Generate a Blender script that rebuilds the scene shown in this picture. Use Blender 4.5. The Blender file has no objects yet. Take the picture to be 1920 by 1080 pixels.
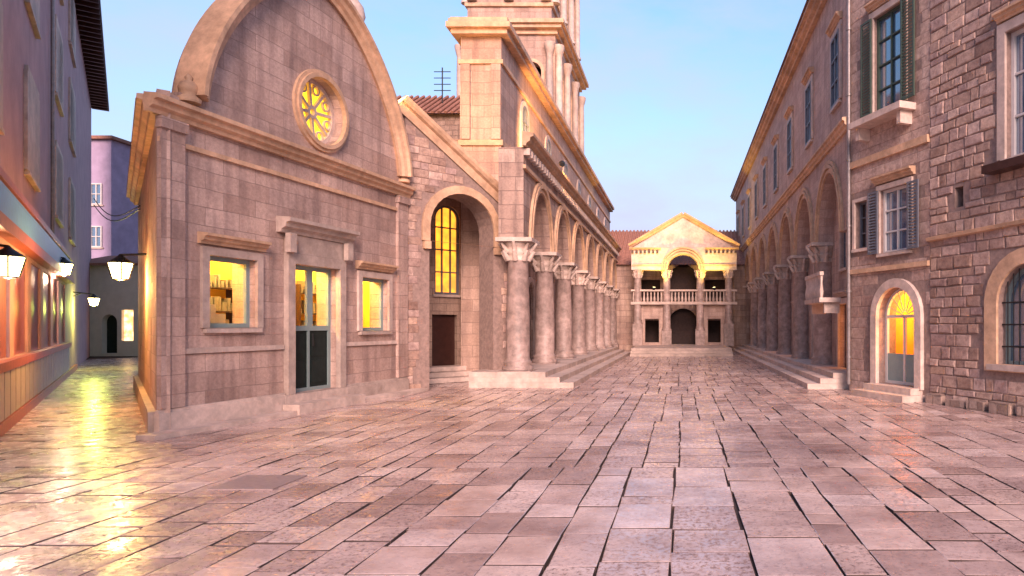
import bpy, math, random
from mathutils import Vector, geometry
random.seed(7)
S = bpy.context.scene
COL = S.collection
# ------------------------------------------------------------------ camera
cam = bpy.data.cameras.new('camera'); camo = bpy.data.objects.new('camera', cam); COL.objects.link(camo)
F = 1250.0; CX, CY, EYE = 1275.0, 610.0, 2.0
cam.sensor_width = 36; cam.lens = 36 * F / 1920
cam.shift_x = -(CX - 960) / 1920; cam.shift_y = (CY - 540) / 1920
cam.clip_end = 2000
camo.location = (0, 0, EYE); camo.rotation_euler = (math.radians(90), 0, 0)
S.camera = camo
# ------------------------------------------------------------------ world, sun, exposure
SUN_EL, SUN_AZ = math.radians(9), math.radians(168)
w = bpy.data.worlds.new('World'); S.world = w; w.use_nodes = True
nt = w.node_tree; nt.nodes.clear()
wo = nt.nodes.new('ShaderNodeOutputWorld'); bg = nt.nodes.new('ShaderNodeBackground')
sky = nt.nodes.new('ShaderNodeTexSky'); sky.sky_type = 'NISHITA'; sky.sun_disc = False
sky.sun_elevation = SUN_EL; sky.sun_rotation = SUN_AZ; sky.dust_density = 1.2; sky.ozone_density = 3.0
tc = nt.nodes.new('ShaderNodeTexCoord'); mp = nt.nodes.new('ShaderNodeMapping'); mp.inputs['Scale'].default_value = (2.0, 1.0, 5.0)
nz = nt.nodes.new('ShaderNodeTexNoise'); nz.inputs['Scale'].default_value = 1.6; nz.inputs['Detail'].default_value = 7; nz.inputs['Roughness'].default_value = .6
rmp = nt.nodes.new('ShaderNodeValToRGB'); rmp.color_ramp.elements[0].position = .38; rmp.color_ramp.elements[1].position = .78
rmp.color_ramp.elements[1].color = (.75, .75, .75, 1)
mx = nt.nodes.new('ShaderNodeMix'); mx.data_type = 'RGBA'; mx.inputs[7].default_value = (1.75, 1.75, 2.5, 1)
nt.links.new(tc.outputs['Generated'], mp.inputs[0]); nt.links.new(mp.outputs[0], nz.inputs['Vector'])
nt.links.new(nz.outputs['Fac'], rmp.inputs[0]); nt.links.new(rmp.outputs[0], mx.inputs[0])
nt.links.new(sky.outputs[0], mx.inputs[6])
# the dusk tint low in the sky
spx = nt.nodes.new('ShaderNodeSeparateXYZ'); nt.links.new(tc.outputs['Generated'], spx.inputs[0])
hr = nt.nodes.new('ShaderNodeMapRange'); hr.inputs[1].default_value = .0; hr.inputs[2].default_value = .42; hr.inputs[3].default_value = .95; hr.inputs[4].default_value = .0; nt.links.new(spx.outputs[2], hr.inputs[0])
m2x = nt.nodes.new('ShaderNodeMix'); m2x.data_type = 'RGBA'; m2x.inputs[7].default_value = (1.62, 1.38, 1.95, 1); nt.links.new(hr.outputs[0], m2x.inputs[0]); nt.links.new(mx.outputs[2], m2x.inputs[6])
nt.links.new(m2x.outputs[2], bg.inputs[0])
bg.inputs[1].default_value = 0.125
nt.links.new(bg.outputs[0], wo.inputs[0])
sl = bpy.data.lights.new('sun', 'SUN'); sl.energy = 2.0; sl.angle = math.radians(28); sl.color = (1, .67, .57)
so = bpy.data.objects.new('sun', sl); COL.objects.link(so)
sd = Vector((math.sin(SUN_AZ) * math.cos(SUN_EL), math.cos(SUN_AZ) * math.cos(SUN_EL), math.sin(SUN_EL) + .35))
so.rotation_euler = sd.to_track_quat('Z', 'Y').to_euler(); so.location = (0, 0, 40)
S.view_settings.view_transform = 'Standard'; S.view_settings.look = 'None'; S.view_settings.exposure = 1.75; S.view_settings.gamma = 1
# ------------------------------------------------------------------ materials
def newmat(name):
    m = bpy.data.materials.new(name); m.use_nodes = True
    n = m.node_tree; b = n.nodes['Principled BSDF']; return m, n, b
def N(n, t, **k):
    x = n.nodes.new(t)
    for a, v in k.items(): setattr(x, a, v)
    return x
def plain(name, c, rough=.6, metal=0, var=.25, scale=6, bump=.15):
    m, n, b = newmat(name)
    t = N(n, 'ShaderNodeTexCoord'); z = N(n, 'ShaderNodeTexNoise'); z.inputs['Scale'].default_value = scale; z.inputs['Detail'].default_value = 8; z.inputs['Roughness'].default_value = .65
    r = N(n, 'ShaderNodeValToRGB'); e = r.color_ramp.elements
    e[0].position = .3; e[1].position = .72
    e[0].color = (c[0]*(1-var), c[1]*(1-var), c[2]*(1-var), 1); e[1].color = (min(1, c[0]*(1+var)), min(1, c[1]*(1+var)), min(1, c[2]*(1+var)), 1)
    n.links.new(t.outputs['Object'], z.inputs['Vector']); n.links.new(z.outputs['Fac'], r.inputs[0]); n.links.new(r.outputs[0], b.inputs['Base Color'])
    b.inputs['Roughness'].default_value = rough; b.inputs['Metallic'].default_value = metal
    bp = N(n, 'ShaderNodeBump'); bp.inputs['Strength'].default_value = bump; bp.inputs['Distance'].default_value = .02
    n.links.new(z.outputs['Fac'], bp.inputs['Height']); n.links.new(bp.outputs[0], b.inputs['Normal'])
    return m
def masonry(name, c1, c2, mortar, bw=.62, bh=.30, msize=.008, rough=.75, bump=.5, wob=.012, stain=.5, rubble=False):
    m, n, b = newmat(name); L = n.links.new
    uv = N(n, 'ShaderNodeUVMap'); uv.uv_map = 'UVMap'
    dn = N(n, 'ShaderNodeTexNoise'); dn.inputs['Scale'].default_value = 2.2; dn.inputs['Detail'].default_value = 3
    L(uv.outputs[0], dn.inputs['Vector'])
    sub = N(n, 'ShaderNodeVectorMath', operation='SUBTRACT'); sub.inputs[1].default_value = (.5, .5, .5); L(dn.outputs['Color'], sub.inputs[0])
    sc = N(n, 'ShaderNodeVectorMath', operation='SCALE'); sc.inputs['Scale'].default_value = wob * 4; L(sub.outputs[0], sc.inputs[0])
    ad = N(n, 'ShaderNodeVectorMath', operation='ADD'); L(uv.outputs[0], ad.inputs[0]); L(sc.outputs[0], ad.inputs[1])
    br = N(n, 'ShaderNodeTexBrick'); br.offset = .47; br.squash = 1.0 if not rubble else .7; br.squash_frequency = 3; br.offset_frequency = 2
    br.inputs['Color1'].default_value = (0, 0, 0, 1); br.inputs['Color2'].default_value = (1, 1, 1, 1); br.inputs['Mortar'].default_value = (.5, .5, .5, 1)
    br.inputs['Scale'].default_value = 1; br.inputs['Brick Width'].default_value = bw; br.inputs['Row Height'].default_value = bh
    br.inputs['Mortar Size'].default_value = msize; br.inputs['Mortar Smooth'].default_value = .4; br.inputs['Bias'].default_value = 0
    L(ad.outputs[0], br.inputs['Vector'])
    bc = N(n, 'ShaderNodeMix', data_type='RGBA'); bc.inputs[6].default_value = (*c1, 1); bc.inputs[7].default_value = (*c2, 1); L(br.outputs['Color'], bc.inputs[0])
    # large stains and fine grain
    ns = N(n, 'ShaderNodeTexNoise'); ns.inputs['Scale'].default_value = .55; ns.inputs['Detail'].default_value = 9; ns.inputs['Roughness'].default_value = .7; L(uv.outputs[0], ns.inputs['Vector'])
    rs = N(n, 'ShaderNodeValToRGB'); rs.color_ramp.elements[0].position = .30; rs.color_ramp.elements[1].position = .66
    k = 1 - stain * .55; rs.color_ramp.elements[0].color = (k, k * .97, k * .98, 1); rs.color_ramp.elements[1].color = (1.12, 1.1, 1.06, 1); L(ns.outputs['Fac'], rs.inputs[0])
    m1 = N(n, 'ShaderNodeMix', data_type='RGBA', blend_type='MULTIPLY'); m1.inputs[0].default_value = 1; L(bc.outputs[2], m1.inputs[6]); L(rs.outputs[0], m1.inputs[7])
    mpv = N(n, 'ShaderNodeMapping'); mpv.inputs['Scale'].default_value = (3.2, .35, 1); L(uv.outputs[0], mpv.inputs[0])
    nv = N(n, 'ShaderNodeTexNoise'); nv.inputs['Scale'].default_value = 1.1; nv.inputs['Detail'].default_value = 6; L(mpv.outputs[0], nv.inputs['Vector'])
    rv = N(n, 'ShaderNodeValToRGB'); rv.color_ramp.elements[0].position = .36; rv.color_ramp.elements[1].position = .55; k = 1 - stain * .4
    rv.color_ramp.elements[0].color = (k, k * .98, k, 1); rv.color_ramp.elements[1].color = (1, 1, 1, 1); L(nv.outputs['Fac'], rv.inputs[0])
    m2 = N(n, 'ShaderNodeMix', data_type='RGBA', blend_type='MULTIPLY'); m2.inputs[0].default_value = 1; L(m1.outputs[2], m2.inputs[6]); L(rv.outputs[0], m2.inputs[7])
    nf = N(n, 'ShaderNodeTexNoise'); nf.inputs['Scale'].default_value = 14; nf.inputs['Detail'].default_value = 8; nf.inputs['Roughness'].default_value = .75; L(uv.outputs[0], nf.inputs['Vector'])
    rf = N(n, 'ShaderNodeValToRGB'); rf.color_ramp.elements[0].position = .3; rf.color_ramp.elements[1].position = .62; rf.color_ramp.elements[0].color = (.72, .70, .70, 1); rf.color_ramp.elements[1].color = (1.05, 1.05, 1.05, 1); L(nf.outputs['Fac'], rf.inputs[0])
    m3 = N(n, 'ShaderNodeMix', data_type='RGBA', blend_type='MULTIPLY'); m3.inputs[0].default_value = 1; L(m2.outputs[2], m3.inputs[6]); L(rf.outputs[0], m3.inputs[7])
    mm = N(n, 'ShaderNodeMix', data_type='RGBA'); mm.inputs[7].default_value = (*mortar, 1); L(br.outputs['Fac'], mm.inputs[0]); L(m3.outputs[2], mm.inputs[6])
    L(mm.outputs[2], b.inputs['Base Color']); b.inputs['Roughness'].default_value = rough
    inv = N(n, 'ShaderNodeMath', operation='MULTIPLY_ADD'); inv.inputs[1].default_value = -1.0; inv.inputs[2].default_value = 1.0; L(br.outputs['Fac'], inv.inputs[0])
    h = N(n, 'ShaderNodeMath', operation='MULTIPLY_ADD'); h.inputs[1].default_value = .9 if not rubble else 1.6; L(nf.outputs['Fac'], h.inputs[0]); L(inv.outputs[0], h.inputs[2])
    h2 = N(n, 'ShaderNodeMath', operation='MULTIPLY_ADD'); h2.inputs[1].default_value = .35; L(br.outputs['Color'], h2.inputs[0]); L(h.outputs[0], h2.inputs[2])
    bp = N(n, 'ShaderNodeBump'); bp.inputs['Strength'].default_value = bump; bp.inputs['Distance'].default_value = .02; L(h2.outputs[0], bp.inputs['Height']); L(bp.outputs[0], b.inputs['Normal'])
    return m
def emit(name, c, s, var=.35, scale=3.0, dark=(.35, .12, .02)):
    m, n, b = newmat(name); L = n.links.new
    t = N(n, 'ShaderNodeTexCoord'); z = N(n, 'ShaderNodeTexNoise'); z.inputs['Scale'].default_value = scale; z.inputs['Detail'].default_value = 5
    r = N(n, 'ShaderNodeValToRGB'); e = r.color_ramp.elements; e[0].position = .36; e[1].position = .58; e[0].color = (*[a*(1-var)+d*var for a, d in zip(c, dark)], 1); e[1].color = (*c, 1)
    L(t.outputs['Object'], z.inputs['Vector']); L(z.outputs['Fac'], r.inputs[0]); L(r.outputs[0], b.inputs['Emission Color'])
    b.inputs['Emission Strength'].default_value = s; b.inputs['Base Color'].default_value = (.05, .05, .05, 1); b.inputs['Roughness'].default_value = .15
    return m
M = {}
M['church'] = masonry('church_ashlar', (.48, .335, .285), (.66, .49, .43), (.30, .21, .18), .82, .36, .007, stain=.75, bump=.7)
M['trim'] = plain('carved_limestone', (.60, .385, .25), .7, var=.22, scale=5, bump=.35)
M['trimpale'] = plain('pale_limestone', (.60, .47, .41), .65, var=.2, scale=5, bump=.3)
M['wing'] = masonry('wing_masonry', (.40, .28, .22), (.54, .39, .31), (.24, .16, .13), .55, .28, .011, stain=.6, bump=.7)
M['tower'] = masonry('tower_ashlar', (.44, .30, .24), (.56, .40, .33), (.26, .18, .15), .8, .42, .009, stain=.55, bump=.6)
M['old'] = masonry('roman_ashlar', (.38, .26, .22), (.55, .41, .35), (.22, .15, .13), .95, .45, .012, stain=.8, bump=.8)
M['palace'] = masonry('palace_ashlar', (.48, .34, .29), (.60, .45, .39), (.28, .20, .18), .6, .3, .007, stain=.6, bump=.5)
M['rough'] = masonry('rough_stone', (.34, .24, .20), (.54, .41, .35), (.25, .18, .15), .42, .24, .022, stain=.6, bump=1.0, wob=.05, rubble=True)
M['plaster'] = plain('pink_plaster', (.42, .27, .30), .8, var=.18, scale=1.2, bump=.1)
M['plaster2'] = plain('mauve_plaster', (.34, .26, .38), .8, var=.2, scale=1.2, bump=.1)
M['plaster3'] = plain('red_plaster', (.42, .17, .12), .8, var=.2, scale=1.2, bump=.1)
M['white'] = plain('white_stucco', (.62, .58, .56), .7, var=.1, scale=2)
M['granite'] = plain('column_granite', (.42, .31, .28), .5, var=.40, scale=4, bump=.3)
for k_ in ('granite', 'trimpale', 'trim'):
    n = M[k_].node_tree; b = n.nodes['Principled BSDF']; src = b.inputs['Base Color'].links[0].from_socket
    oi = N(n, 'ShaderNodeObjectInfo'); mr_ = N(n, 'ShaderNodeMapRange'); mr_.inputs[3].default_value = .78 if k_ != 'trim' else .9; mr_.inputs[4].default_value = 1.08; n.links.new(oi.outputs['Random'], mr_.inputs[0])
    tcx = N(n, 'ShaderNodeTexCoord'); zx = N(n, 'ShaderNodeTexNoise'); zx.inputs['Scale'].default_value = .8; zx.inputs['Detail'].default_value = 8; zx.inputs['Roughness'].default_value = .7; n.links.new(tcx.outputs['Object'], zx.inputs['Vector'])
    mz = N(n, 'ShaderNodeMapRange'); mz.inputs[1].default_value = .35; mz.inputs[2].default_value = .6; mz.inputs[3].default_value = .66; mz.inputs[4].default_value = 1.05; n.links.new(zx.outputs['Fac'], mz.inputs[0])
    mu = N(n, 'ShaderNodeMath', operation='MULTIPLY'); n.links.new(mr_.outputs[0], mu.inputs[0]); n.links.new(mz.outputs[0], mu.inputs[1])
    vm = N(n, 'ShaderNodeVectorMath', operation='SCALE'); n.links.new(src, vm.inputs[0]); n.links.new(mu.outputs[0], vm.inputs['Scale']); n.links.new(vm.outputs[0], b.inputs['Base Color'])
M['roof'] = plain('terracotta', (.30, .14, .10), .85, var=.45, scale=7, bump=.6)
M['teal'] = plain('grey_teal_paint', (.22, .29, .29), .4, var=.08)
M['doorpaint'] = plain('dark_green_paint', (.014, .022, .021), .5, var=.2)
M['maroon'] = plain('dark_wood', (.045, .016, .012), .4, var=.3)
M['doorpaint'].node_tree.nodes['Principled BSDF'].inputs['Specular IOR Level'].default_value = .15
M['iron'] = plain('black_iron', (.02, .02, .022), .5, metal=.4)
M['dark'] = plain('dark_interior', (.035, .022, .022), .9)
M['shutter'] = plain('shutter_paint', (.12, .13, .16), .5, var=.15)
M['shuttergreen'] = plain('shutter_green', (.05, .08, .06), .5, var=.15)
M['redwood'] = plain('red_shopfront', (.35, .10, .07), .4, var=.2)
M['panel'] = plain('grey_panel', (.42, .40, .40), .4, var=.12)
M['pipe'] = plain('grey_pipe', (.25, .22, .22), .4, metal=.4)
M['blue'] = plain('blue_fascia', (.10, .30, .62), .3, var=.15)
M['joint'] = plain('joint_dirt', (.075, .05, .045), .95, var=.4, scale=3)
M['roompaint'] = plain('room_paint', (.80, .46, .03), .8, var=.1, scale=2)
M['clear'] = None
M['yellow'] = emit('lit_window', (1.0, .56, .015), 1.0, var=.55, scale=2.2)
M['orange'] = emit('lit_interior', (1.0, .30, .02), .9, var=.7, scale=2.5)
M['shop'] = emit('shop_window_light', (1.0, .62, .28), 1.1, var=.75, scale=3.0)
M['lampglass'] = emit('lamp_glass', (1.0, .80, .35), 7, var=.0)
m, n, b = newmat('sky_glass'); b.inputs['Base Color'].default_value = (.05, .12, .22, 1); b.inputs['Roughness'].default_value = .06; b.inputs['Metallic'].default_value = .0; b.inputs['Specular IOR Level'].default_value = 1.0; b.inputs['IOR'].default_value = 2.2
M['glass'] = m
m, n, b = newmat('window_glass'); gl = N(n, 'ShaderNodeBsdfGlossy'); gl.inputs['Roughness'].default_value = .02; tr = N(n, 'ShaderNodeBsdfTransparent'); tr.inputs[0].default_value = (.95, .95, .92, 1)
fz = N(n, 'ShaderNodeFresnel'); fz.inputs[0].default_value = 1.5; ms = N(n, 'ShaderNodeMixShader'); ge = N(n, 'ShaderNodeNewGeometry'); mb_ = N(n, 'ShaderNodeMath', operation='MULTIPLY_ADD'); mb_.inputs[1].default_value = -1; mb_.inputs[2].default_value = 1; n.links.new(ge.outputs['Backfacing'], mb_.inputs[0]); mf = N(n, 'ShaderNodeMath', operation='MULTIPLY'); n.links.new(mb_.outputs[0], mf.inputs[0]); n.links.new(fz.outputs[0], mf.inputs[1]); n.links.new(mf.outputs[0], ms.inputs[0]); n.links.new(tr.outputs[0], ms.inputs[1]); n.links.new(gl.outputs[0], ms.inputs[2]); n.links.new(ms.outputs[0], n.nodes['Material Output'].inputs[0])
M['clear'] = m
# single stones: the vertex colour holds one random number per stone
def stonemat(name, cols, bump=.5):
    m, n, b = newmat(name); L = n.links.new
    at = N(n, 'ShaderNodeAttribute'); at.attribute_name = 'slab'; sep = N(n, 'ShaderNodeSeparateColor'); L(at.outputs['Color'], sep.inputs[0])
    r = N(n, 'ShaderNodeValToRGB'); r.color_ramp.elements[0].color = (*cols[0], 1); r.color_ramp.elements[1].color = (*cols[-1], 1)
    for i, c in enumerate(cols[1:-1]): e = r.color_ramp.elements.new((i+1)/(len(cols)-1)); e.color = (*c, 1)
    L(sep.outputs[0], r.inputs[0]); t = N(n, 'ShaderNodeTexCoord')
    z = N(n, 'ShaderNodeTexNoise'); z.inputs['Scale'].default_value = 7; z.inputs['Detail'].default_value = 10; z.inputs['Roughness'].default_value = .75; L(t.outputs['Object'], z.inputs['Vector'])
    rz = N(n, 'ShaderNodeValToRGB'); rz.color_ramp.elements[0].position = .34; rz.color_ramp.elements[0].color = (.55, .5, .5, 1); rz.color_ramp.elements[1].position = .6; rz.color_ramp.elements[1].color = (1.08, 1.06, 1.03, 1); L(z.outputs['Fac'], rz.inputs[0])
    mx_ = N(n, 'ShaderNodeMix', data_type='RGBA', blend_type='MULTIPLY'); mx_.inputs[0].default_value = 1; L(r.outputs[0], mx_.inputs[6]); L(rz.outputs[0], mx_.inputs[7])
    zz = N(n, 'ShaderNodeTexNoise'); zz.inputs['Scale'].default_value = .5; zz.inputs['Detail'].default_value = 8; L(t.outputs['Object'], zz.inputs['Vector'])
    r2 = N(n, 'ShaderNodeValToRGB'); r2.color_ramp.elements[0].position = .35; r2.color_ramp.elements[0].color = (.68, .64, .64, 1); r2.color_ramp.elements[1].position = .6; r2.color_ramp.elements[1].color = (1.05, 1.05, 1.05, 1); L(zz.outputs['Fac'], r2.inputs[0])
    m2_ = N(n, 'ShaderNodeMix', data_type='RGBA', blend_type='MULTIPLY'); m2_.inputs[0].default_value = 1; L(mx_.outputs[2], m2_.inputs[6]); L(r2.outputs[0], m2_.inputs[7]); L(m2_.outputs[2], b.inputs['Base Color'])
    b.inputs['Roughness'].default_value = .85; bp = N(n, 'ShaderNodeBump'); bp.inputs['Strength'].default_value = bump; bp.inputs['Distance'].default_value = .03; L(z.outputs['Fac'], bp.inputs['Height']); L(bp.outputs[0], b.inputs['Normal']); return m
M['stones'] = stonemat('rubble_stones', [(.33, .22, .18), (.48, .34, .28), (.42, .30, .28), (.60, .45, .39), (.53, .37, .29)], .8)
M['blocks'] = stonemat('dressed_blocks', [(.47, .33, .28), (.54, .40, .35), (.58, .44, .38), (.50, .36, .30)], .35)
M['bed'] = plain('lime_mortar', (.27, .19, .165), .95, var=.3, scale=8, bump=.5)
# paving: every slab is real geometry; the vertex colour holds one random number per slab
m, n, b = newmat('polished_paving'); L = n.links.new
at = N(n, 'ShaderNodeAttribute'); at.attribute_name = 'slab'
sep = N(n, 'ShaderNodeSeparateColor'); L(at.outputs['Color'], sep.inputs[0])
r = N(n, 'ShaderNodeValToRGB'); r.color_ramp.elements[0].color = (.36, .25, .225, 1); r.color_ramp.elements[1].color = (.66, .53, .50, 1)
e = r.color_ramp.elements.new(.35); e.color = (.52, .39, .365, 1); e = r.color_ramp.elements.new(.7); e.color = (.60, .45, .40, 1); L(sep.outputs[0], r.inputs[0])
t = N(n, 'ShaderNodeTexCoord')
z1 = N(n, 'ShaderNodeTexNoise'); z1.inputs['Scale'].default_value = 19; z1.inputs['Detail'].default_value = 9; z1.inputs['Roughness'].default_value = .75; L(t.outputs['Object'], z1.inputs['Vector'])
rp = N(n, 'ShaderNodeValToRGB'); rp.color_ramp.elements[0].position = .38; rp.color_ramp.elements[0].color = (.22, .15, .14, 1); rp.color_ramp.elements[1].position = .49; rp.color_ramp.elements[1].color = (1, 1, 1, 1); L(z1.outputs['Fac'], rp.inputs[0])
mxp = N(n, 'ShaderNodeMix', data_type='RGBA', blend_type='MULTIPLY'); L(sep.outputs[1], mxp.inputs[0]); L(r.outputs[0], mxp.inputs[6]); L(rp.outputs[0], mxp.inputs[7])
z2 = N(n, 'ShaderNodeTexNoise'); z2.inputs['Scale'].default_value = .7; z2.inputs['Detail'].default_value = 8; z2.inputs['Roughness'].default_value = .7; L(t.outputs['Object'], z2.inputs['Vector'])
r2 = N(n, 'ShaderNodeValToRGB'); r2.color_ramp.elements[0].position = .32; r2.color_ramp.elements[0].color = (.52, .46, .46, 1); r2.color_ramp.elements[1].position = .6; r2.color_ramp.elements[1].color = (1.1, 1.08, 1.05, 1); L(z2.outputs['Fac'], r2.inputs[0])
m4 = N(n, 'ShaderNodeMix', data_type='RGBA', blend_type='MULTIPLY'); m4.inputs[0].default_value = 1; L(mxp.outputs[2], m4.inputs[6]); L(r2.outputs[0], m4.inputs[7]); L(m4.outputs[2], b.inputs['Base Color'])
z3 = N(n, 'ShaderNodeTexNoise'); z3.inputs['Scale'].default_value = 4; z3.inputs['Detail'].default_value = 8; L(t.outputs['Object'], z3.inputs['Vector'])
mr = N(n, 'ShaderNodeMapRange'); mr.inputs[1].default_value = .35; mr.inputs[2].default_value = .7; mr.inputs[3].default_value = .11; mr.inputs[4].default_value = .42; L(z3.outputs['Fac'], mr.inputs[0]); L(mr.outputs[0], b.inputs['Roughness'])
hh = N(n, 'ShaderNodeMix', data_type='FLOAT'); L(sep.outputs[1], hh.inputs[0]); hh.inputs[2].default_value = .6; L(rp.outputs[0], hh.inputs[3])
h3 = N(n, 'ShaderNodeMath', operation='MULTIPLY_ADD'); h3.inputs[1].default_value = .8; L(z3.outputs['Fac'], h3.inputs[0]); L(hh.outputs[0], h3.inputs[2])
bp = N(n, 'ShaderNodeBump'); bp.inputs['Strength'].default_value = .35; bp.inputs['Distance'].default_value = .012; L(h3.outputs[0], bp.inputs['Height']); L(bp.outputs[0], b.inputs['Normal'])
M['paving'] = m
# ------------------------------------------------------------------ mesh helpers
def V(*a): return Vector(a)
class Fr:
    """A wall frame: s metres along, d metres out of the wall towards the square, z up."""
    def __init__(f, a, b, side=1):
        f.a = V(a[0], a[1], 0); u = V(b[0]-a[0], b[1]-a[1], 0); f.len = u.length; f.u = u.normalized()
        f.n = V(f.u.y, -f.u.x, 0) * side
    def p(f, s, d, z): return f.a + f.u*s + f.n*d + V(0, 0, z)
    def s(f, px):      # distance along this wall of what the photograph shows in column px
        r = (px - CX) / F
        return (r*f.a.y - f.a.x) / (f.u.x - r*f.u.y)
    def z(f, px, py):
        return EYE + (CY - py) / F * (f.a.y + f.u.y * f.s(px))
W0 = Fr((0, 0), (1, 0))
class MB:
    def __init__(s): s.v = []; s.f = []; s.sm = []
    def add(s, vs, fs, smooth=False):
        o = len(s.v); s.v += [Vector(v) for v in vs]; s.f += [tuple(i+o for i in f) for f in fs]; s.sm += [smooth]*len(fs); return s
    def box(s, fr, s0, s1, d0, d1, z0, z1):
        q = [fr.p(a, b, c) for c in (z0, z1) for a, b in ((s0, d0), (s1, d0), (s1, d1), (s0, d1))]
        return s.add(q, [(0, 3, 2, 1), (4, 5, 6, 7), (0, 1, 5, 4), (1, 2, 6, 5), (2, 3, 7, 6), (3, 0, 4, 7)])
    def slab(s, fr, loops, d0, d1):
        """flat plate with holes; loops are (s, z) outlines, first the outer one"""
        vs3 = [[V(a, b, 0) for a, b in l] for l in loops]
        tri = geometry.tessellate_polygon(vs3); flat = [p for l in loops for p in l]; k = len(flat)
        q = [fr.p(a, d1, b) for a, b in flat] + [fr.p(a, d0, b) for a, b in flat]
        fs = [tuple(t) for t in tri] + [tuple(i+k for i in reversed(t)) for t in tri]
        o = 0
        for l in loops:
            m_ = len(l)
            for i in range(m_):
                j = (i+1) % m_; fs.append((o+i, o+j, o+j+k, o+i+k))
            o += m_
        return s.add(q, fs)
    def tube(s, p, q, r0, r1=None, n=10, smooth=True):
        r1 = r0 if r1 is None else r1; p = Vector(p); q = Vector(q); d = (q-p).normalized()
        a = d.orthogonal().normalized(); b = d.cross(a)
        vs = [p + (a*math.cos(t)+b*math.sin(t))*r0 for t in [2*math.pi*i/n for i in range(n)]] + [q + (a*math.cos(t)+b*math.sin(t))*r1 for t in [2*math.pi*i/n for i in range(n)]]
        s.add(vs, [(i, (i+1) % n, n+(i+1) % n, n+i) for i in range(n)], smooth)
        return s.add(vs, [tuple(range(n-1, -1, -1)), tuple(range(n, 2*n))])
    def lathe(s, c, prof, n=20, smooth=True):
        vs = []
        for r, z in prof:
            for i in range(n):
                t = 2*math.pi*i/n; vs.append(V(c[0]+r*math.cos(t), c[1]+r*math.sin(t), c[2]+z))
        fs = [(k*n+i, k*n+(i+1) % n, (k+1)*n+(i+1) % n, (k+1)*n+i) for k in range(len(prof)-1) for i in range(n)]
        s.add(vs, fs, smooth)
        return s.add(vs, [tuple(range(n-1, -1, -1)), tuple((len(prof)-1)*n+i for i in range(n))])
    def sweep(s, fr, path, prof, closed=False):
        """profile of (out d, up along normal) swept along an (s, z) path in the wall plane"""
        n = len(path); rows = []
        for i in range(n):
            a = path[i-1] if (i > 0 or closed) else path[i]; c = path[(i+1) % n] if (i < n-1 or closed) else path[i]
            tx, tz = c[0]-a[0], c[1]-a[1]; l = math.hypot(tx, tz) or 1; nx, nz_ = -tz/l, tx/l
            rows.append([fr.p(path[i][0]+nx*h, d, path[i][1]+nz_*h) for d, h in prof])
        k = len(prof); vs = [v for r_ in rows for v in r_]; fs = []
        for i in range(n if closed else n-1):
            j = (i+1) % n
            for m_ in range(k): fs.append((i*k+m_, i*k+(m_+1) % k, j*k+(m_+1) % k, j*k+m_))
        if not closed: fs += [tuple(range(k-1, -1, -1)), tuple((n-1)*k+m_ for m_ in range(k))]
        return s.add(vs, fs)
    def build(s, name, mat, parent=None, label=None):
        root = parent
        while root is not None and root.parent is not None: root = root.parent
        off = Vector(root.location) if root is not None else V(0, 0, 0)
        me = bpy.data.meshes.new(name)
        me.from_pydata([tuple(v-off) for v in s.v], [], s.f); me.update()
        uvl = me.uv_layers.new(name='UVMap')
        for p_, sm in zip(me.polygons, s.sm):
            p_.use_smooth = sm; nn = p_.normal
            if abs(nn.z) > .7: ax, ay = V(1, 0, 0), V(0, 1, 0)
            else:
                ax = V(-nn.y, nn.x, 0).normalized(); ay = V(0, 0, 1)
            for li in p_.loop_indices:
                co = s.v[me.loops[li].vertex_index]; uvl.data[li].uv = (co.dot(ax), co.dot(ay))
        import bmesh
        bm_ = bmesh.new(); bm_.from_mesh(me); bmesh.ops.recalc_face_normals(bm_, faces=bm_.faces); bm_.to_mesh(me); bm_.free()
        me.materials.append(mat)
        o = bpy.data.objects.new(name, me); COL.objects.link(o)
        if parent is not None: o.parent = parent
        if label: o['label'] = label
        return o
def thing(name, loc, label, cat, group=None):
    o = bpy.data.objects.new(name, None); o.empty_display_size = .3; COL.objects.link(o); o.location = loc
    o['label'] = label; o['category'] = cat
    if group: o['group'] = group
    return o
def tag(o, label, cat, group=None):
    o['label'] = label; o['category'] = cat
    if group: o['group'] = group
def arch(sc, w_, z0, zs, n=14, rise=None):
    h = w_/2; rise = rise or h
    return [(sc-h, z0), (sc+h, z0)] + [(sc+h*math.cos(t), zs+rise*math.sin(t)) for t in [math.pi*i/n for i in range(n+1)]]
def rect(s0, s1, z0, z1): return [(s0, z0), (s1, z0), (s1, z1), (s0, z1)]
def circ(sc, zc, r, n=28): return [(sc+r*math.cos(2*math.pi*i/n), zc+r*math.sin(2*math.pi*i/n)) for i in range(n)]
CORN = [(0, 0), (.10, 0), (.12, .06), (.20, .10), (.22, .18), (.30, .20), (.30, .27), (0, .30)]
def corn(k=1.0, kd=None): return [(d*(kd or k), h*k) for d, h in CORN]
def cornice(mb, fr, s0, s1, z, k=1.0, kd=None):
    return mb.sweep(fr, [(s0, z), (s1, z)], corn(k, kd))
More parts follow.
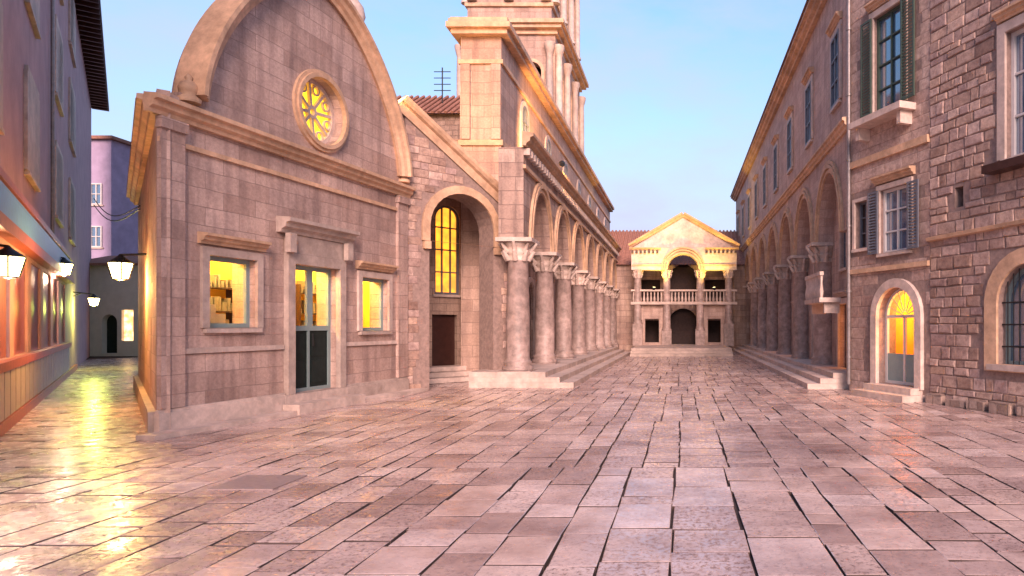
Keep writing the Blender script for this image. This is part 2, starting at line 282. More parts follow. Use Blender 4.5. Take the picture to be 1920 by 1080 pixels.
def window(fr, s0, s1, z0, z1, parent, pane='glass', frame='teal', depth=.22, fw=.08, mull=1, cross=1, arched=False, surround=None, hood=False, sill=True, label=None):
    """the frame sits inside its opening; pane and sill are sub-parts"""
    mb = MB(); sc = (s0+s1)/2; zs = z1 - (s1-s0)/2
    out = arch(sc, s1-s0, z0, zs) if arched else rect(s0, s1, z0, z1)
    inn = arch(sc, s1-s0-2*fw, z0+fw, zs) if arched else rect(s0+fw, s1-fw, z0+fw, z1-fw)
    mb.slab(fr, [out, inn], -depth, -depth+.07)
    for i in range(1, mull+1):
        x = s0 + (s1-s0)*i/(mull+1); mb.box(fr, x-fw*.35, x+fw*.35, -depth+.004, -depth+.064, z0+fw, z1-fw)
    for i in range(1, cross+1):
        zz = z0 + (z1-z0)*i/(cross+1); mb.box(fr, s0+fw, s1-fw, -depth+.01, -depth+.058, zz-fw*.3, zz+fw*.3)
    f = mb.build('window', M[frame], parent, label)
    MB().slab(fr, [inn], -depth-.02, -depth-.003).build('pane', M[pane], f)
    if sill: MB().box(fr, s0-.1, s1+.1, .002, .10, z0-.10, z0-.012).build('sill', M['trimpale'], f)
    if surround:
        w_ = surround; q = MB()
        if arched: q.slab(fr, [arch(sc, s1-s0+2*w_, z0, zs, rise=(s1-s0)/2+w_), arch(sc, s1-s0, z0+.001, zs)], .003, .07)
        else: q.slab(fr, [rect(s0-w_, s1+w_, z0, z1+w_), rect(s0, s1, z0+.001, z1)], .003, .07)
        q.build('surround', M['trimpale'], f)
    if hood:
        q = MB(); cornice(q, fr, s0-.22, s1+.22, z1+(surround or 0)+.05, .75); q.build('hood', M['trim'], f)
    return f
def lantern(loc, wallp, label, size=.5, energy=60, col=(1, .72, .3)):
    t = thing('street_lantern', loc, label, 'lantern', 'wall lanterns along the alley')
    x, y, z = loc; k = size
    g = MB(); g.add([V(x+a*k*.20, y+b_*k*.20, z-k*.35) for a, b_ in ((-1, -1), (1, -1), (1, 1), (-1, 1))] + [V(x+a*k*.32, y+b_*k*.32, z+k*.35) for a, b_ in ((-1, -1), (1, -1), (1, 1), (-1, 1))],
        [(0, 3, 2, 1), (4, 5, 6, 7), (0, 1, 5, 4), (1, 2, 6, 5), (2, 3, 7, 6), (3, 0, 4, 7)])
    g.build('lamp_glass', M['lampglass'], t)
    c = MB()
    for a, b_ in ((-1, -1), (1, -1), (1, 1), (-1, 1)): c.tube((x+a*k*.21, y+b_*k*.21, z-k*.37), (x+a*k*.335, y+b_*k*.335, z+k*.37), k*.03, n=6)
    c.lathe((x, y, z+k*.36), [(k*.5, 0), (k*.46, k*.05), (k*.2, k*.25), (k*.12, k*.32), (k*.05, k*.42)], 12)
    c.lathe((x, y, z-k*.45), [(k*.05, 0), (k*.3, k*.08), (k*.3, k*.1)], 12)
    c.build('lamp_frame', M['iron'], t)
    b3 = MB(); wp = Vector(wallp); b3.tube(wp, (x, y, z+k*.75), .025, n=8); b3.tube(wp-V(0, 0, .35), (wp*.45+V(x, y, z+k*.75)*.55), .018, n=8); b3.build('bracket', M['iron'], t)
    l = bpy.data.lights.new('lamp_light', 'POINT'); l.energy = energy; l.color = col; l.shadow_soft_size = .12
    lo = bpy.data.objects.new('lamp_light', l); COL.objects.link(lo); lo.parent = t; lo.location = (0, 0, -k*.7)
    return t
def inside(pt, lp):
    x, y = pt; c = False; n = len(lp)
    for i in range(n):
        (x1, y1), (x2, y2) = lp[i], lp[i-1]
        if (y1 > y) != (y2 > y) and x < (x2-x1)*(y-y1)/(y2-y1)+x1: c = not c
    return c
def stonework(name, fr, outer, holes, sw, sh, mat, par, relief=.03, jit=.02, seed=1, gap=.012):
    rnd = random.Random(seed); vs, fs, cols = [], [], []
    x0 = min(a for a, b in outer); x1 = max(a for a, b in outer); z0 = min(b for a, b in outer); z1 = max(b for a, b in outer)
    z = z0
    while z < z1-.05:
        h = min(rnd.uniform(*sh), z1-z); x = x0
        while x < x1-.02:
            w = rnd.uniform(*sw); w = w if x+w < x1-.12 else x1-x
            cs = [(x, z), (x+w, z), (x+w, z+h), (x, z+h)]; mid = (x+w/2, z+h/2)
            # test the corners and the middle against the outline and openings
            ok = all(inside((mid[0]+(a-mid[0])*.94, mid[1]+(b-mid[1])*.94), outer) for a, b in cs)
            hit = any(inside(p_, hl) for hl in holes for p_ in cs+[mid, (x+w/2, z), (x+w/2, z+h), (x, z+h/2), (x+w, z+h/2)]) or any(x-.001 < hx < x+w+.001 and z-.001 < hz < z+h+.001 for hl in holes for hx, hz in hl)
            if ok and not hit:
                d = rnd.uniform(.25, 1)*relief; o = len(vs); J = lambda: rnd.uniform(-jit, jit)
                c = [(a+(gap if a < mid[0] else -gap)+J()*.5, b+(gap if b < mid[1] else -gap)+J()*.5) for a, b in cs]
                for a, b in c: vs.append(fr.p(a, .001, b))
                for a, b in c: vs.append(fr.p(mid[0]+(a-mid[0])*.97, d*.7, mid[1]+(b-mid[1])*.95))
                for a, b in c: vs.append(fr.p(mid[0]+(a-mid[0])*.86+J()*.4, d+J()*.15, mid[1]+(b-mid[1])*.80+J()*.4))
                for r0 in (0, 4): fs += [(o+r0+k, o+r0+(k+1) % 4, o+r0+4+(k+1) % 4, o+r0+4+k) for k in range(4)]
                fs.append((o+8, o+9, o+10, o+11)); cols += [(rnd.random(), rnd.random(), 0, 1)]*12
            x += w
        z += h
    off = Vector(par.location); me = bpy.data.meshes.new(name); me.from_pydata([tuple(v-off) for v in vs], [], fs); me.update()
    ca_ = me.color_attributes.new('slab', 'FLOAT_COLOR', 'POINT')
    for i, c in enumerate(cols): ca_.data[i].color = c
    import bmesh
    bm_ = bmesh.new(); bm_.from_mesh(me); bmesh.ops.recalc_face_normals(bm_, faces=bm_.faces); bm_.to_mesh(me); bm_.free()
    me.materials.append(mat); o = bpy.data.objects.new(name, me); COL.objects.link(o); o.parent = par; return o
# ------------------------------------------------------------------ ground and paving
def structure(o): o['kind'] = 'structure'; return o
g = MB(); g.add([(-300, -60, -.05), (300, -60, -.05), (300, 600, -.05), (-300, 600, -.05)], [(0, 1, 2, 3)]); structure(g.build('ground', M['joint']))
def paving(name, x0, x1, y0, y1, ang=0, org=(0, 0), z=0):
    vs, fs, cols = [], [], []
    ca, sa = math.cos(ang), math.sin(ang)
    strips = []; yb = y0
    while yb < y1:
        ye = min(yb + random.uniform(2.2, 6.5), y1); x = x0 - random.random()*.5
        while x < x1: wd = random.choice((.36, .44, .52, .60, .7)); strips.append((x, wd, yb, ye)); x += wd
        yb = ye
    for x, wd, yb, ye in strips:
        y = yb
        while y < ye - .01:
            ln = random.uniform(.45, 1.0) if random.random() < .8 else random.uniform(.28, .45)
            ln = ln if y+ln < ye-.3 else ye-y
            gp = random.uniform(.006, .016); b_ = .009; hz = z + random.uniform(-.004, .004); tx, ty = random.gauss(0, .004), random.gauss(0, .004)
            pr = random.uniform(.6, 1) if random.random() < .5 else random.uniform(.1, .5)
            c = (random.random(), pr, random.random(), 1)
            j = lambda: random.uniform(-.016, .016)
            q = [(x+gp+j(), y+gp+j()), (x+wd-gp+j(), y+gp+j()), (x+wd-gp+j(), y+ln-gp+j()), (x+gp+j(), y+ln-gp+j())]
            mxx, myy = x+wd/2, y+ln/2; o = len(vs)
            for k, (a, c_) in enumerate(q): vs.append((a, c_, z-.05))
            for (a, c_) in q: vs.append((a, c_, hz-.003+(a-mxx)*tx+(c_-myy)*ty))
            for (a, c_) in q:
                a2 = a+(b_ if a < mxx else -b_); c2 = c_+(b_ if c_ < myy else -b_)
                vs.append((a2, c2, hz+(a-mxx)*tx+(c_-myy)*ty))
            fs += [(o+8, o+9, o+10, o+11)] + [(o+k, o+(k+1) % 4, o+4+(k+1) % 4, o+4+k) for k in range(4)] + [(o+4+k, o+4+(k+1) % 4, o+8+(k+1) % 4, o+8+k) for k in range(4)]
            cols += [c]*12; y += ln
    me = bpy.data.meshes.new(name)
    me.from_pydata([(org[0]+a*ca-b_*sa, org[1]+a*sa+b_*ca, c_) for a, b_, c_ in vs], [], fs)
    ca_ = me.color_attributes.new('slab', 'FLOAT_COLOR', 'POINT')
    for i, c in enumerate(cols): ca_.data[i].color = c
    me.materials.append(M['paving']); me.materials.append(M['joint'])
    for i, p_ in enumerate(me.polygons):
        if i % 9 in (1, 2, 3, 4): p_.material_index = 1
    o = bpy.data.objects.new(name, me); COL.objects.link(o); return structure(o)
paving('paving', -34, 16, -3, 58)
cov = MB(); fr = Fr((-5.75, 8.1), (-4.95, 8.1)); cov.box(fr, 0, .8, -.75, 0, -.02, .012); cov.build('manhole_cover', plain('cover_stone', (.26, .19, .18), .5, var=.2, scale=20))
tag(bpy.data.objects['manhole_cover'], 'flat brown manhole cover set in the pale paving in front of the church', 'manhole cover')
# ------------------------------------------------------------------ church
C0 = (-9.5, 12.1); C1 = (-8.24, 20.0); cf = Fr(C0, C1); LC = cf.len
ch = thing('stone_church', (C0[0], C0[1], 0), 'pale stone church with round gable, rose window and lit door beside the alley', 'church')
sR = cf.s(602); zR = 7.25; dS0, dS1 = cf.s(545), cf.s(630)
wA = (cf.s(388), cf.s(478)); wB = (cf.s(676), cf.s(726))
gc = LC*.535; gr = 3.47; gz = 6.4; GR = 3.95
def gab(t, k=0):
    c, s__ = math.cos(t), max(0, math.sin(t)); pw_ = 2/1.62
    return (gc+(gr-k)*math.copysign(abs(c)**pw_, c), gz+(GR-k)*s__**pw_)
outer = [(.47, 0), (LC, 0), (LC, 6.3)] + [gab(math.pi*i/44) for i in range(0, 45)] + [(.47, gz)]
holes = [circ(sR, zR, .80), rect(dS0, dS1, .42, 3.42), rect(*wA, 1.95, 3.39), rect(*wB, 1.85, 3.30)]
q = MB().slab(cf, [outer]+holes, -.55, 0); wv = [cf.p(a, b_, z) for z in (0, 6.3) for a, b_ in ((0, 0), (.469, 0), (.469, -.549))]; q.add(wv, [(0, 1, 2), (5, 4, 3), (0, 3, 4, 1), (1, 4, 5, 2), (2, 5, 3, 0)]); q.build('wall', M['church'], ch)
for a, b_ in ((-.06, dS0-.25), (dS1+.25, LC)):
    q = MB(); q.box(cf, a, b_, .003, .12, 0, .40); q.box(cf, a+.02, b_-.003, .003, .07, .40, .46); q.build('plinth', M['trimpale'], ch)
for a, b_ in ((.5, dS0-.25), (dS1+.25, LC-.5)): MB().box(cf, a, b_, .003, .05, 1.46, 1.56).build('dado_band', M['trimpale'], ch)
q = MB(); cornice(q, cf, -.25, LC+.1, 5.82, 1.15, .95); q.build('cornice', M['trim'], ch)
q = MB(); q.box(cf, .003, LC-.003, .003, .06, 5.35, 5.44); q.build('string_course', M['trim'], ch)
q = MB(); q.sweep(cf, [gab(math.pi*(1-i/48)) for i in range(49)], [(-.35, 0), (.10, -.22), (.13, -.14), (.2, -.1), (.24, .0), (.32, .03), (.32, .12), (-.35, .14)]); q.build('gable_moulding', M['trim'], ch)
for sx in (gc-gr-.15, gc+gr+.12):
    q = MB(); p = cf.p(sx, .0, 6.25); q.lathe(p, [(.2, 0), (.21, .08), (.13, .14), (.16, .2), (.18, .28), (.13, .38), (.05, .44), (.07, .49), (.02, .56)], 14); q.build('finial', M['trim'], ch)
for sx in (gc-1.5, gc, gc+1.5):
    zz = gz+.1+GR*(1-abs((sx-gc)/gr)**1.62)**(1/1.62); q = MB(); p = cf.p(sx, -.15, zz); q.lathe(p, [(.34, 0), (.36, .15), (.22, .25), (.3, .5), (.25, .75), (.1, .95), (.12, 1.1), (.02, 1.3)], 14); q.build('finial', M['trimpale'], ch)
for a, b_ in ((.0, .5), (LC-.5, LC)):
    q = MB(); q.box(cf, a+.004, b_-.004, .003, .09, .47, 5.80); q.box(cf, a-.03, b_+.03, .004, .14, 5.60, 5.80); q.build('pilaster', M['church'], ch)
# side wall on the alley
SD = V(-.85, 1, 0).normalized(); C2 = (C0[0]+SD.x*12, C0[1]+SD.y*12); sf = Fr(C2, C0)
MB().slab(sf, [rect(0, 11.995, 0, 6.3)], -.2, -.002).build('side_wall', M['church'], ch)
q = MB(); cornice(q, sf, 0, 12.1, 5.82, 1.15, .95); q.build('cornice', M['trim'], ch)
q = MB(); q.box(sf, 0, 11.9, .003, .12, 0, .42); q.build('plinth', M['trimpale'], ch)
# barrel roof behind the gable
q = MB(); vs = []
for k in (0, .5):
    o_ = cf.n*-.62 + SD*k; vs += [cf.p(gab(math.pi*i/24, .12)[0], 0, gab(math.pi*i/24, .12)[1])+o_ for i in range(25)]
q.add(vs, [(i, i+1, 26+i, 25+i) for i in range(24)], True); q.add([cf.p(.1, -.56, 6.2), cf.p(LC, -.56, 6.2), cf.p(LC, -.56, 6.2)+SD*11, cf.p(.1, -.56, 6.2)+SD*11], [(0, 1, 2, 3)]); q.build('roof', M['roof'], ch)
# rose window
q = MB(); q.slab(cf, [circ(sR, zR, .98, 40), circ(sR, zR, .80, 40)], .003, .07); q.slab(cf, [circ(sR, zR, .90, 40), circ(sR, zR, .80, 40)], .07, .12)
rw = q.build('rose_window', M['trim'], ch)
q = MB(); q.slab(cf, [circ(sR, zR, .80, 40), circ(sR, zR, .70, 40)], -.34, -.22)
q.slab(cf, [circ(sR, zR, .16), circ(sR, zR, .08)], -.33, -.23)
for i in range(8):
    t = math.pi*i/4+.12; r0, r1 = .14, .72; ww = .035
    c, s_ = math.cos(t), math.sin(t)
    q.slab(cf, [[(sR+c*r0-s_*ww, zR+s_*r0+c*ww), (sR+c*r0+s_*ww, zR+s_*r0-c*ww), (sR+c*r1+s_*ww, zR+s_*r1-c*ww), (sR+c*r1-s_*ww, zR+s_*r1+c*ww)]], -.32, -.24)
    t += math.pi/8
    q.slab(cf, [circ(sR+.60*math.cos(t), zR+.60*math.sin(t), .13, 16), circ(sR+.60*math.cos(t), zR+.60*math.sin(t), .09, 16)], -.31, -.25)
q.build('tracery', M['trimpale'], rw)
MB().slab(cf, [circ(sR, zR, .79)], -.40, -.36).build('pane', M['yellow'], rw)
# the lit room behind the front
poly = [(.85, -.56), (1.9, -1.95), (LC-.3, -1.95), (LC-.3, -.56)]
q = MB(); vv = [cf.p(a, b_, z) for z in (.40, 4.6) for a, b_ in poly]; q.add(vv, [(0, 1, 2, 3), (7, 6, 5, 4), (0, 4, 5, 1), (1, 5, 6, 2), (2, 6, 7, 3)]); q.build('room', M['roompaint'], ch)
q = MB()
for a, b_ in ((2.6, 3.6), (5.6, 7.2)):
    for z in (1.2, 1.75, 2.3, 2.85): q.box(cf, a, b_, -1.93, -1.6, z, z+.03)
    for x in (a, b_): q.box(cf, x-.03, x+.03, -1.94, -1.58, .41, 3.1)
q.build('shelf', M['maroon'], ch)
q = MB(); random.seed(11)
for a, b_ in ((2.7, 3.5), (5.7, 7.1)):
    for z in (1.23, 1.78, 2.33, 2.88):
        x = a
        while x < b_: w__ = random.uniform(.04, .12); q.box(cf, x, x+w__, -1.9, -1.65, z+.002, z+random.uniform(.12, .36)); x += w__+random.uniform(.01, .09)
q.build('shelf_goods', M['pipe'], ch)
q = MB(); q.box(cf, 1.35, 2.3, -1.05, -.75, .9, 2.25); q.box(cf, 1.5, 2.1, -1.0, -.8, 2.251, 2.45); q.build('counter', M['panel'], ch)
for a, z in ((1.9, 4.0), (4.1, 4.0), (6.6, 4.0)):
    q = MB(); q.lathe(cf.p(a, -1.2, z), [(.02, .55), (.03, .2), (.16, .1), (.18, 0)], 14); pd = q.build('pendant_lamp', M['iron'], ch); MB().lathe(cf.p(a, -1.2, z-.08), [(.03, 0), (.09, .04), (.03, .12)], 12).build('bulb', M['lampglass'], pd)
    l = bpy.data.lights.new('room_light', 'POINT'); l.energy = 100; l.color = (1, .74, .20); l.shadow_soft_size = .1; lo = bpy.data.objects.new('room_light', l); COL.objects.link(lo); lo.parent = ch; lo.location = cf.p(a, -1.2, z-.3)-Vector(ch.location)
# windows and door
window(cf, *wA, 1.95, 3.39, ch, 'clear', 'teal', .2, .09, 0, 0, surround=.16, hood=True)
window(cf, *wB, 1.85, 3.30, ch, 'clear', 'teal', .2, .09, 0, 0, surround=.16, hood=True)
q = MB(); q.slab(cf, [rect(dS0-.22, dS1+.22, .42, 3.66), rect(dS0, dS1, .421, 3.42)], .003, .13); cornice(q, cf, dS0-.45, dS1+.45, 4.1, 1.2); q.box(cf, dS0-.2, dS1+.2, .004, .08, 3.67, 4.09)
for x in (dS0-.32, dS1+.12): q.box(cf, x, x+.2, .131, .26, 3.66, 4.09)
q.build('door_surround', M['trimpale'], ch)
q = MB(); sm = (dS0+dS1)/2; D = -.22; zt = 1.93
q.slab(cf, [rect(dS0, dS1, .42, 3.42), rect(dS0+.09, sm-.05, zt+.06, 3.32), rect(sm+.13, dS1-.09, zt+.06, 3.32), rect(dS0+.09, sm-.03, .50, zt-.06), rect(sm+.03, dS1-.09, .5, zt-.06)], D, D+.07)
dr = q.build('door', M['teal'], ch)
q = MB()
for a, b_ in ((dS0+.09, sm-.03), (sm+.03, dS1-.09)):
    q.box(cf, a, b_, D+.005, D+.035, .5, zt-.06)
    for z0, z1 in ((.6, 1.15), (1.25, 1.78)): q.box(cf, a+.08, b_-.08, D+.036, D+.055, z0, z1)
q.build('door_panel', M['doorpaint'], dr)
for a, b_ in ((dS0+.09, sm-.05), (sm+.13, dS1-.09)): MB().box(cf, a, b_, D+.005, D+.03, zt+.06, 3.32).build('pane', M['clear'], dr)
q = MB(); q.tube(cf.p(sm+.08, D+.12, 1.5), cf.p(sm+.08, D+.12, 1.8), .015); q.build('handle', M['iron'], dr)
q = MB(); q.box(cf, dS0-.4, dS1+.4, .13, .55, 0, .22); q.box(cf, dS0-.3, dS1+.3, -.3, .129, 0, .415); q.build('door_step', M['trimpale'], ch)
# base kerb in front of the church
q = MB(); q.box(cf, -.5, dS0-.42, .121, .5, 0, .09); q.box(cf, dS1+.42, LC+.4, .121, .5, 0, .09); structure(q.build('kerb', M['trimpale']))
# ------------------------------------------------------------------ wing with the tall archway
wf = Fr(C1, (-5.7, 22.7)); LW = wf.len
wg = thing('arcade_wing', (C1[0], C1[1], 0), 'weathered stone wing with one tall archway, between the church and the colonnade', 'building')
sa0, sa1 = wf.s(805), wf.s(925); sac = (sa0+sa1)/2
MB().slab(wf, [[(0.004, 0), (sa0, 0)] + list(reversed(arch(sac, sa1-sa0, 0, 6.2-(sa1-sa0)/2)[2:])) + [(sa1, 0), (LW, 0), (LW, 6.0), (0.004, 8.75)]], -.9, 0).build('wall', M['bed'], wg)
stonework('stone_facing', wf, [(0.004, 0), (LW, 0), (LW, 5.7), (0.004, 8.45)], [arch(sac, sa1-sa0+.5, 0, 6.2-(sa1-sa0)/2, rise=(sa1-sa0)/2+.25)], (.22, .5), (.2, .3), M['stones'], wg, .03, .015, 8, .008)
q = MB(); q.sweep(wf, [(-.1, 8.75), (LW+.2, 6.0)], [(-.95, 0), (.06, -.36), (.08, -.12), (.18, -.08), (.24, 0), (.24, .1), (-.95, .12)]); q.build('cornice', M['trim'], wg)
q = MB(); q.slab(wf, [arch(sac, sa1-sa0+.5, 4.6, 6.2-(sa1-sa0)/2, rise=(sa1-sa0)/2+.25), arch(sac, sa1-sa0, 4.601, 6.2-(sa1-sa0)/2)], .004, .08); q.build('archivolt', M['trim'], wg)
q = MB(); q.add([wf.p(-.1, -.95, 8.87), wf.p(LW+.2, -.95, 6.12), wf.p(LW+.2, -5, 7.2), wf.p(-.1, -5, 9.6)], [(0, 1, 2, 3)]); q.build('roof', M['roof'], wg)
for a in (sa0-.22, sa1): MB().box(wf, a+.003, a+.22, .005, .14, 4.35, 4.58).build('impost', M['trim'], wg)
# the room seen through the arch
bf = Fr((wf.p(-.5, -3.6, 0).x, wf.p(-.5, -3.6, 0).y), (wf.p(LW+1, -3.6, 0).x, wf.p(LW+1, -3.6, 0).y))
ih = thing('inner_house', tuple(bf.p(0, 0, 0)), 'stone house with orange lit windows seen through the tall archway', 'house')
b0, b1 = bf.s(815), bf.s(862); bz0, bz1 = bf.z(838, 552), bf.z(838, 385)
MB().slab(bf, [rect(0, bf.len, 0, 9), arch((b0+b1)/2, b1-b0, bz0, bz1-(b1-b0)/2), rect(b0-.1, b1-.1, .1, 2.4)], -.4, 0).build('wall', M['wing'], ih)
window(bf, b0, b1, bz0, bz1, ih, 'orange', 'shutter', .15, .08, 2, 3, arched=True)
MB().box(bf, b0-.1, b1-.1, -.25, -.2, .1, 2.4).build('door', M['maroon'], ih)
q = MB(); [q.box(bf, -.2, bf.len, .003, 1.6-.4*i, .17*i+.01, .17*(i+1)) for i in range(3)]; structure(q.build('steps', M['trimpale']))
# tiled roof and antenna behind the wing
bh = thing('tiled_house', (-16, 32, 0), 'low house with a red tiled roof rising behind the church', 'house')
hf = Fr((-17, 31), (-9.6, 31)); ht = lambda y: EYE+(CY-y)/F*31
MB().box(hf, 0, 7.4, -5, 0, 0, ht(214)).build('wall', M['rough'], bh)
q = MB(); zt_ = ht(216); q.add([hf.p(-.2, .3, zt_), hf.p(7.6, .3, zt_), hf.p(7.6, -2.6, zt_+1.7), hf.p(-.2, -2.6, zt_+1.7), hf.p(7.6, -5.3, zt_), hf.p(-.2, -5.3, zt_)], [(0, 1, 2, 3), (3, 2, 4, 5), (0, 3, 5), (1, 4, 2)])
for i in range(26): q.tube(hf.p(-.1+i*.3, .32, zt_+.04), hf.p(-.1+i*.3, -2.6, zt_+1.76), .07, n=6)
q.build('roof', M['roof'], bh)
q = MB(); ax = hf.s(815); q.tube(hf.p(ax, -1, zt_+.5), hf.p(ax, -1, zt_+2.6), .03)
for i in range(4): q.tube(hf.p(ax-.4, -1, zt_+1.5+i*.3), hf.p(ax+.4, -1, zt_+1.5+i*.3), .02)
q.build('antenna', M['iron'], bh)
# ------------------------------------------------------------------ cathedral block and bell tower
XB = -6.57
cb = thing('cathedral_block', (XB, 24.5, 0), 'tall plain stone block with a heavy cornice, at the foot of the bell tower', 'building')
k1 = Fr((-8.05, 24.5), (XB, 24.5)); k2 = Fr((XB, 24.5), (XB, 66)); L2 = k2.len
MB().box(k1, 0, k1.len, -38, 0, 0, 12.6).build('wall', M['tower'], cb)
q = MB(); q.box(k1, -.28, k1.len+.28, -38, .28, 12.61, 12.8); q.box(k1, -.42, k1.len+.42, -38, .42, 12.8, 13.0); q.box(k1, -.3, k1.len+.3, -38, .3, 13.0, 13.2); q.build('cornice', M['trim'], cb)
for z in ((11.6, 11.75), (8.6, 8.8)): MB().box(k1, -.08, k1.len+.08, -38, .08, *z).build('string_course', M['trim'], cb)
q = MB(); q.box(k1, 0, .35, .003, .1, 8.82, 11.58); q.box(k1, k1.len-.35, k1.len-.004, .003, .1, 8.82, 11.58); q.build('pilaster', M['tower'], cb)
for i in range(7):
    s0 = 3+i*5; window(k2, s0, s0+1.1, 9.1, 11.2, cb, 'glass', 'shutter', -.02, .08, 1, 2, arched=True, surround=.2, sill=False)
bt = thing('bell_tower', (-9.4, 41, 0), 'tall stone bell tower with stacked arched openings, rising behind the colonnade', 'bell tower')
TX0, TX1, TY0, TY1 = -12.0, -6.85, 36.6, 45.5
zt = 12
for st in range(3):
    ins = st*.25; h = 7.2; x0, x1, y0, y1 = TX0+ins, TX1-ins, TY0+ins, TY1-ins; z0 = 11.5+st*h; z1 = z0+h
    fa = Fr((x0, y0), (x1, y0)); fb = Fr((x1, y0), (x1, y1)); fc = Fr((x1, y1), (x0, y1)); fd = Fr((x0, y1), (x0, y0))
    for f_, nb in ((fa, 2), (fb, 3), (fc, 2), (fd, 3)):
        hs = []; w_ = f_.len/nb
        for i in range(nb): hs.append(arch((i+.5)*w_, w_*.42, z0+1.6, z0+4.4))
        MB().slab(f_, [rect(.002 if f_ in (fa, fc) else .6, f_.len-(.002 if f_ in (fa, fc) else .6), z0, z1-.5)]+hs, -.6, 0).build('wall', M['tower'], bt)
        for i in range(nb+1):
            q = MB(); s_ = min(max(i*w_, .28), f_.len-.28); p = f_.p(s_, .16, z0+1.2); q.lathe(p, [(.27, 0), (.27, .12), (.2, .2), (.19, 3.4), (.17, 4.1), (.2, 4.2), (.3, 4.6), (.3, 4.75)], 14)
            q.build('column', M['trimpale'], bt)
        q = MB()
        for i in range(nb):
            q.slab(f_, [arch((i+.5)*w_, w_*.42+.36, z0+1.6, z0+4.4, rise=w_*.21+.18), arch((i+.5)*w_, w_*.42, z0+1.601, z0+4.4)], .003, .1)
            c_ = (i+.5)*w_; q.tube(f_.p(c_, -.3, z0+1.6), f_.p(c_, -.3, z0+4.4), .09); q.box(f_, c_-w_*.2, c_+w_*.2, -.4, -.2, z0+2.2, z0+2.3)
        q.build('opening_trim', M['trim'], bt)
    q = MB(); f0 = Fr((x0, y0), (x1, y0)); q.box(f0, -.12, f0.len+.12, -(y1-y0)-.12, .12, z0+.9, z0+1.1)
    q.box(f0, -.15, f0.len+.15, -(y1-y0)-.15, .15, z1-.75, z1-.5); q.box(f0, -.4, f0.len+.4, -(y1-y0)-.4, .4, z1-.5, z1-.3); q.box(f0, -.55, f0.len+.55, -(y1-y0)-.55, .55, z1-.3, z1-.08)
    q.build('cornice', M['trim'], bt)
    MB().box(f0, 1.2, f0.len-1.2, -(y1-y0)+1.2, -1.2, z0, z1-.6).build('core', M['dark'], bt)
# ------------------------------------------------------------------ colonnades
def capital(q, p, k=1.0):
    q.lathe(p, [(.33*k, 0), (.38*k, .04), (.34*k, .08), (.36*k, .22), (.44*k, .30), (.38*k, .34), (.42*k, .48), (.56*k, .60), (.5*k, .62)], 16)
    for i in range(8):
        t = math.pi*i/4; c, s_ = math.cos(t), math.sin(t)
        q.tube((p[0]+.34*k*c, p[1]+.34*k*s_, p[2]+.05), (p[0]+.54*k*c, p[1]+.54*k*s_, p[2]+.34), .10*k, .05*k, 6)
        q.tube((p[0]+.38*k*c, p[1]+.38*k*s_, p[2]+.3), (p[0]+.62*k*c, p[1]+.62*k*s_, p[2]+.6), .09*k, .05*k, 6)
def colonnade(root, fr_, s0, pitch, nn, zb, zc, rad, matw, ztop, smin, smax, crown):
    hs = []
    for i in range(nn):
        c = s0+(i+.5)*pitch
        if c-pitch/2 >= smin-.1 and c+pitch/2 <= smax+.1: hs.append(c)
    w_ = pitch-2*rad-.3
    loop = [(smin, zc)]
    for c in hs:
        loop += [(c-w_/2, zc)] + [(c-w_/2*math.cos(t), zc+(crown-zc)*math.sin(t)) for t in [math.pi*i/16 for i in range(1, 16)]] + [(c+w_/2, zc)]
    loop += [(smax, zc), (smax, ztop), (smin, ztop)]
    MB().slab(fr_, [loop], -.8, 0).build('wall', matw, root)
    q = MB()
    for c in hs:
        for kk, dd in ((.0, .06), (.16, .12), (.30, .09)):
            path = [(c-(w_/2+kk)*math.cos(t), zc+(crown-zc+kk)*math.sin(t)) for t in [math.pi*i/20 for i in range(21)]]
            q.sweep(fr_, path, [(.003, 0), (dd, .0), (dd, .12), (.003, .12)])
    q.build('archivolt', M['trim'], root)
    for i in range(nn+1):
        s_ = s0+i*pitch
        if s_ < smin-.1 or s_ > smax+.1 or s_ > fr_.len-.9: continue
        p = fr_.p(s_, -.32, zb); q = MB(); q.box(fr_, s_-.52, s_+.52, -.84, .2, zb-.5, zb-.01)
        q.lathe((p.x, p.y, zb), [(.50, 0), (.5, .1), (.42, .16), (.47, .24), (.40, .3), (rad, .36), (rad*1.02, (zc-zb)*.4), (rad*.86, zc-zb-.64), (rad*.92, zc-zb-.6)], 20)
        cc = q.build('column', M['granite'], root)
        q = MB(); capital(q, (p.x, p.y, zc-.62), rad/.38); q.box(fr_, s_-.62, s_+.62, -.9, .26, zc-.008, zc+.12); q.build('capital', M['trimpale'], cc)
lf = Fr((-5.0, 21.3), (-5.0, 53))
lc = thing('left_colonnade', (-5.0, 21.3, 0), 'weathered colonnade of arches on granite columns below the bell tower', 'colonnade'); lc.name = 'stone_colonnade'
colonnade(lc, lf, .6, 4.3, 7, .55, 4.7, .38, M['old'], 7.7, 0.0, 31.5, 6.75)
q = MB(); cornice(q, lf, -.2, 31.7, 7.7, 1.5, 1.2); q.build('cornice', M['trim'], lc)
q = MB(); q.box(lf, -.1, 31.6, .003, .1, 7.0, 7.12); q.build('string_course', M['trim'], lc)
q = MB(); [q.box(lf, i*.42, i*.42+.2, .004, .2, 7.45, 7.66) for i in range(75)]; q.build('dentils', M['trimpale'], lc)
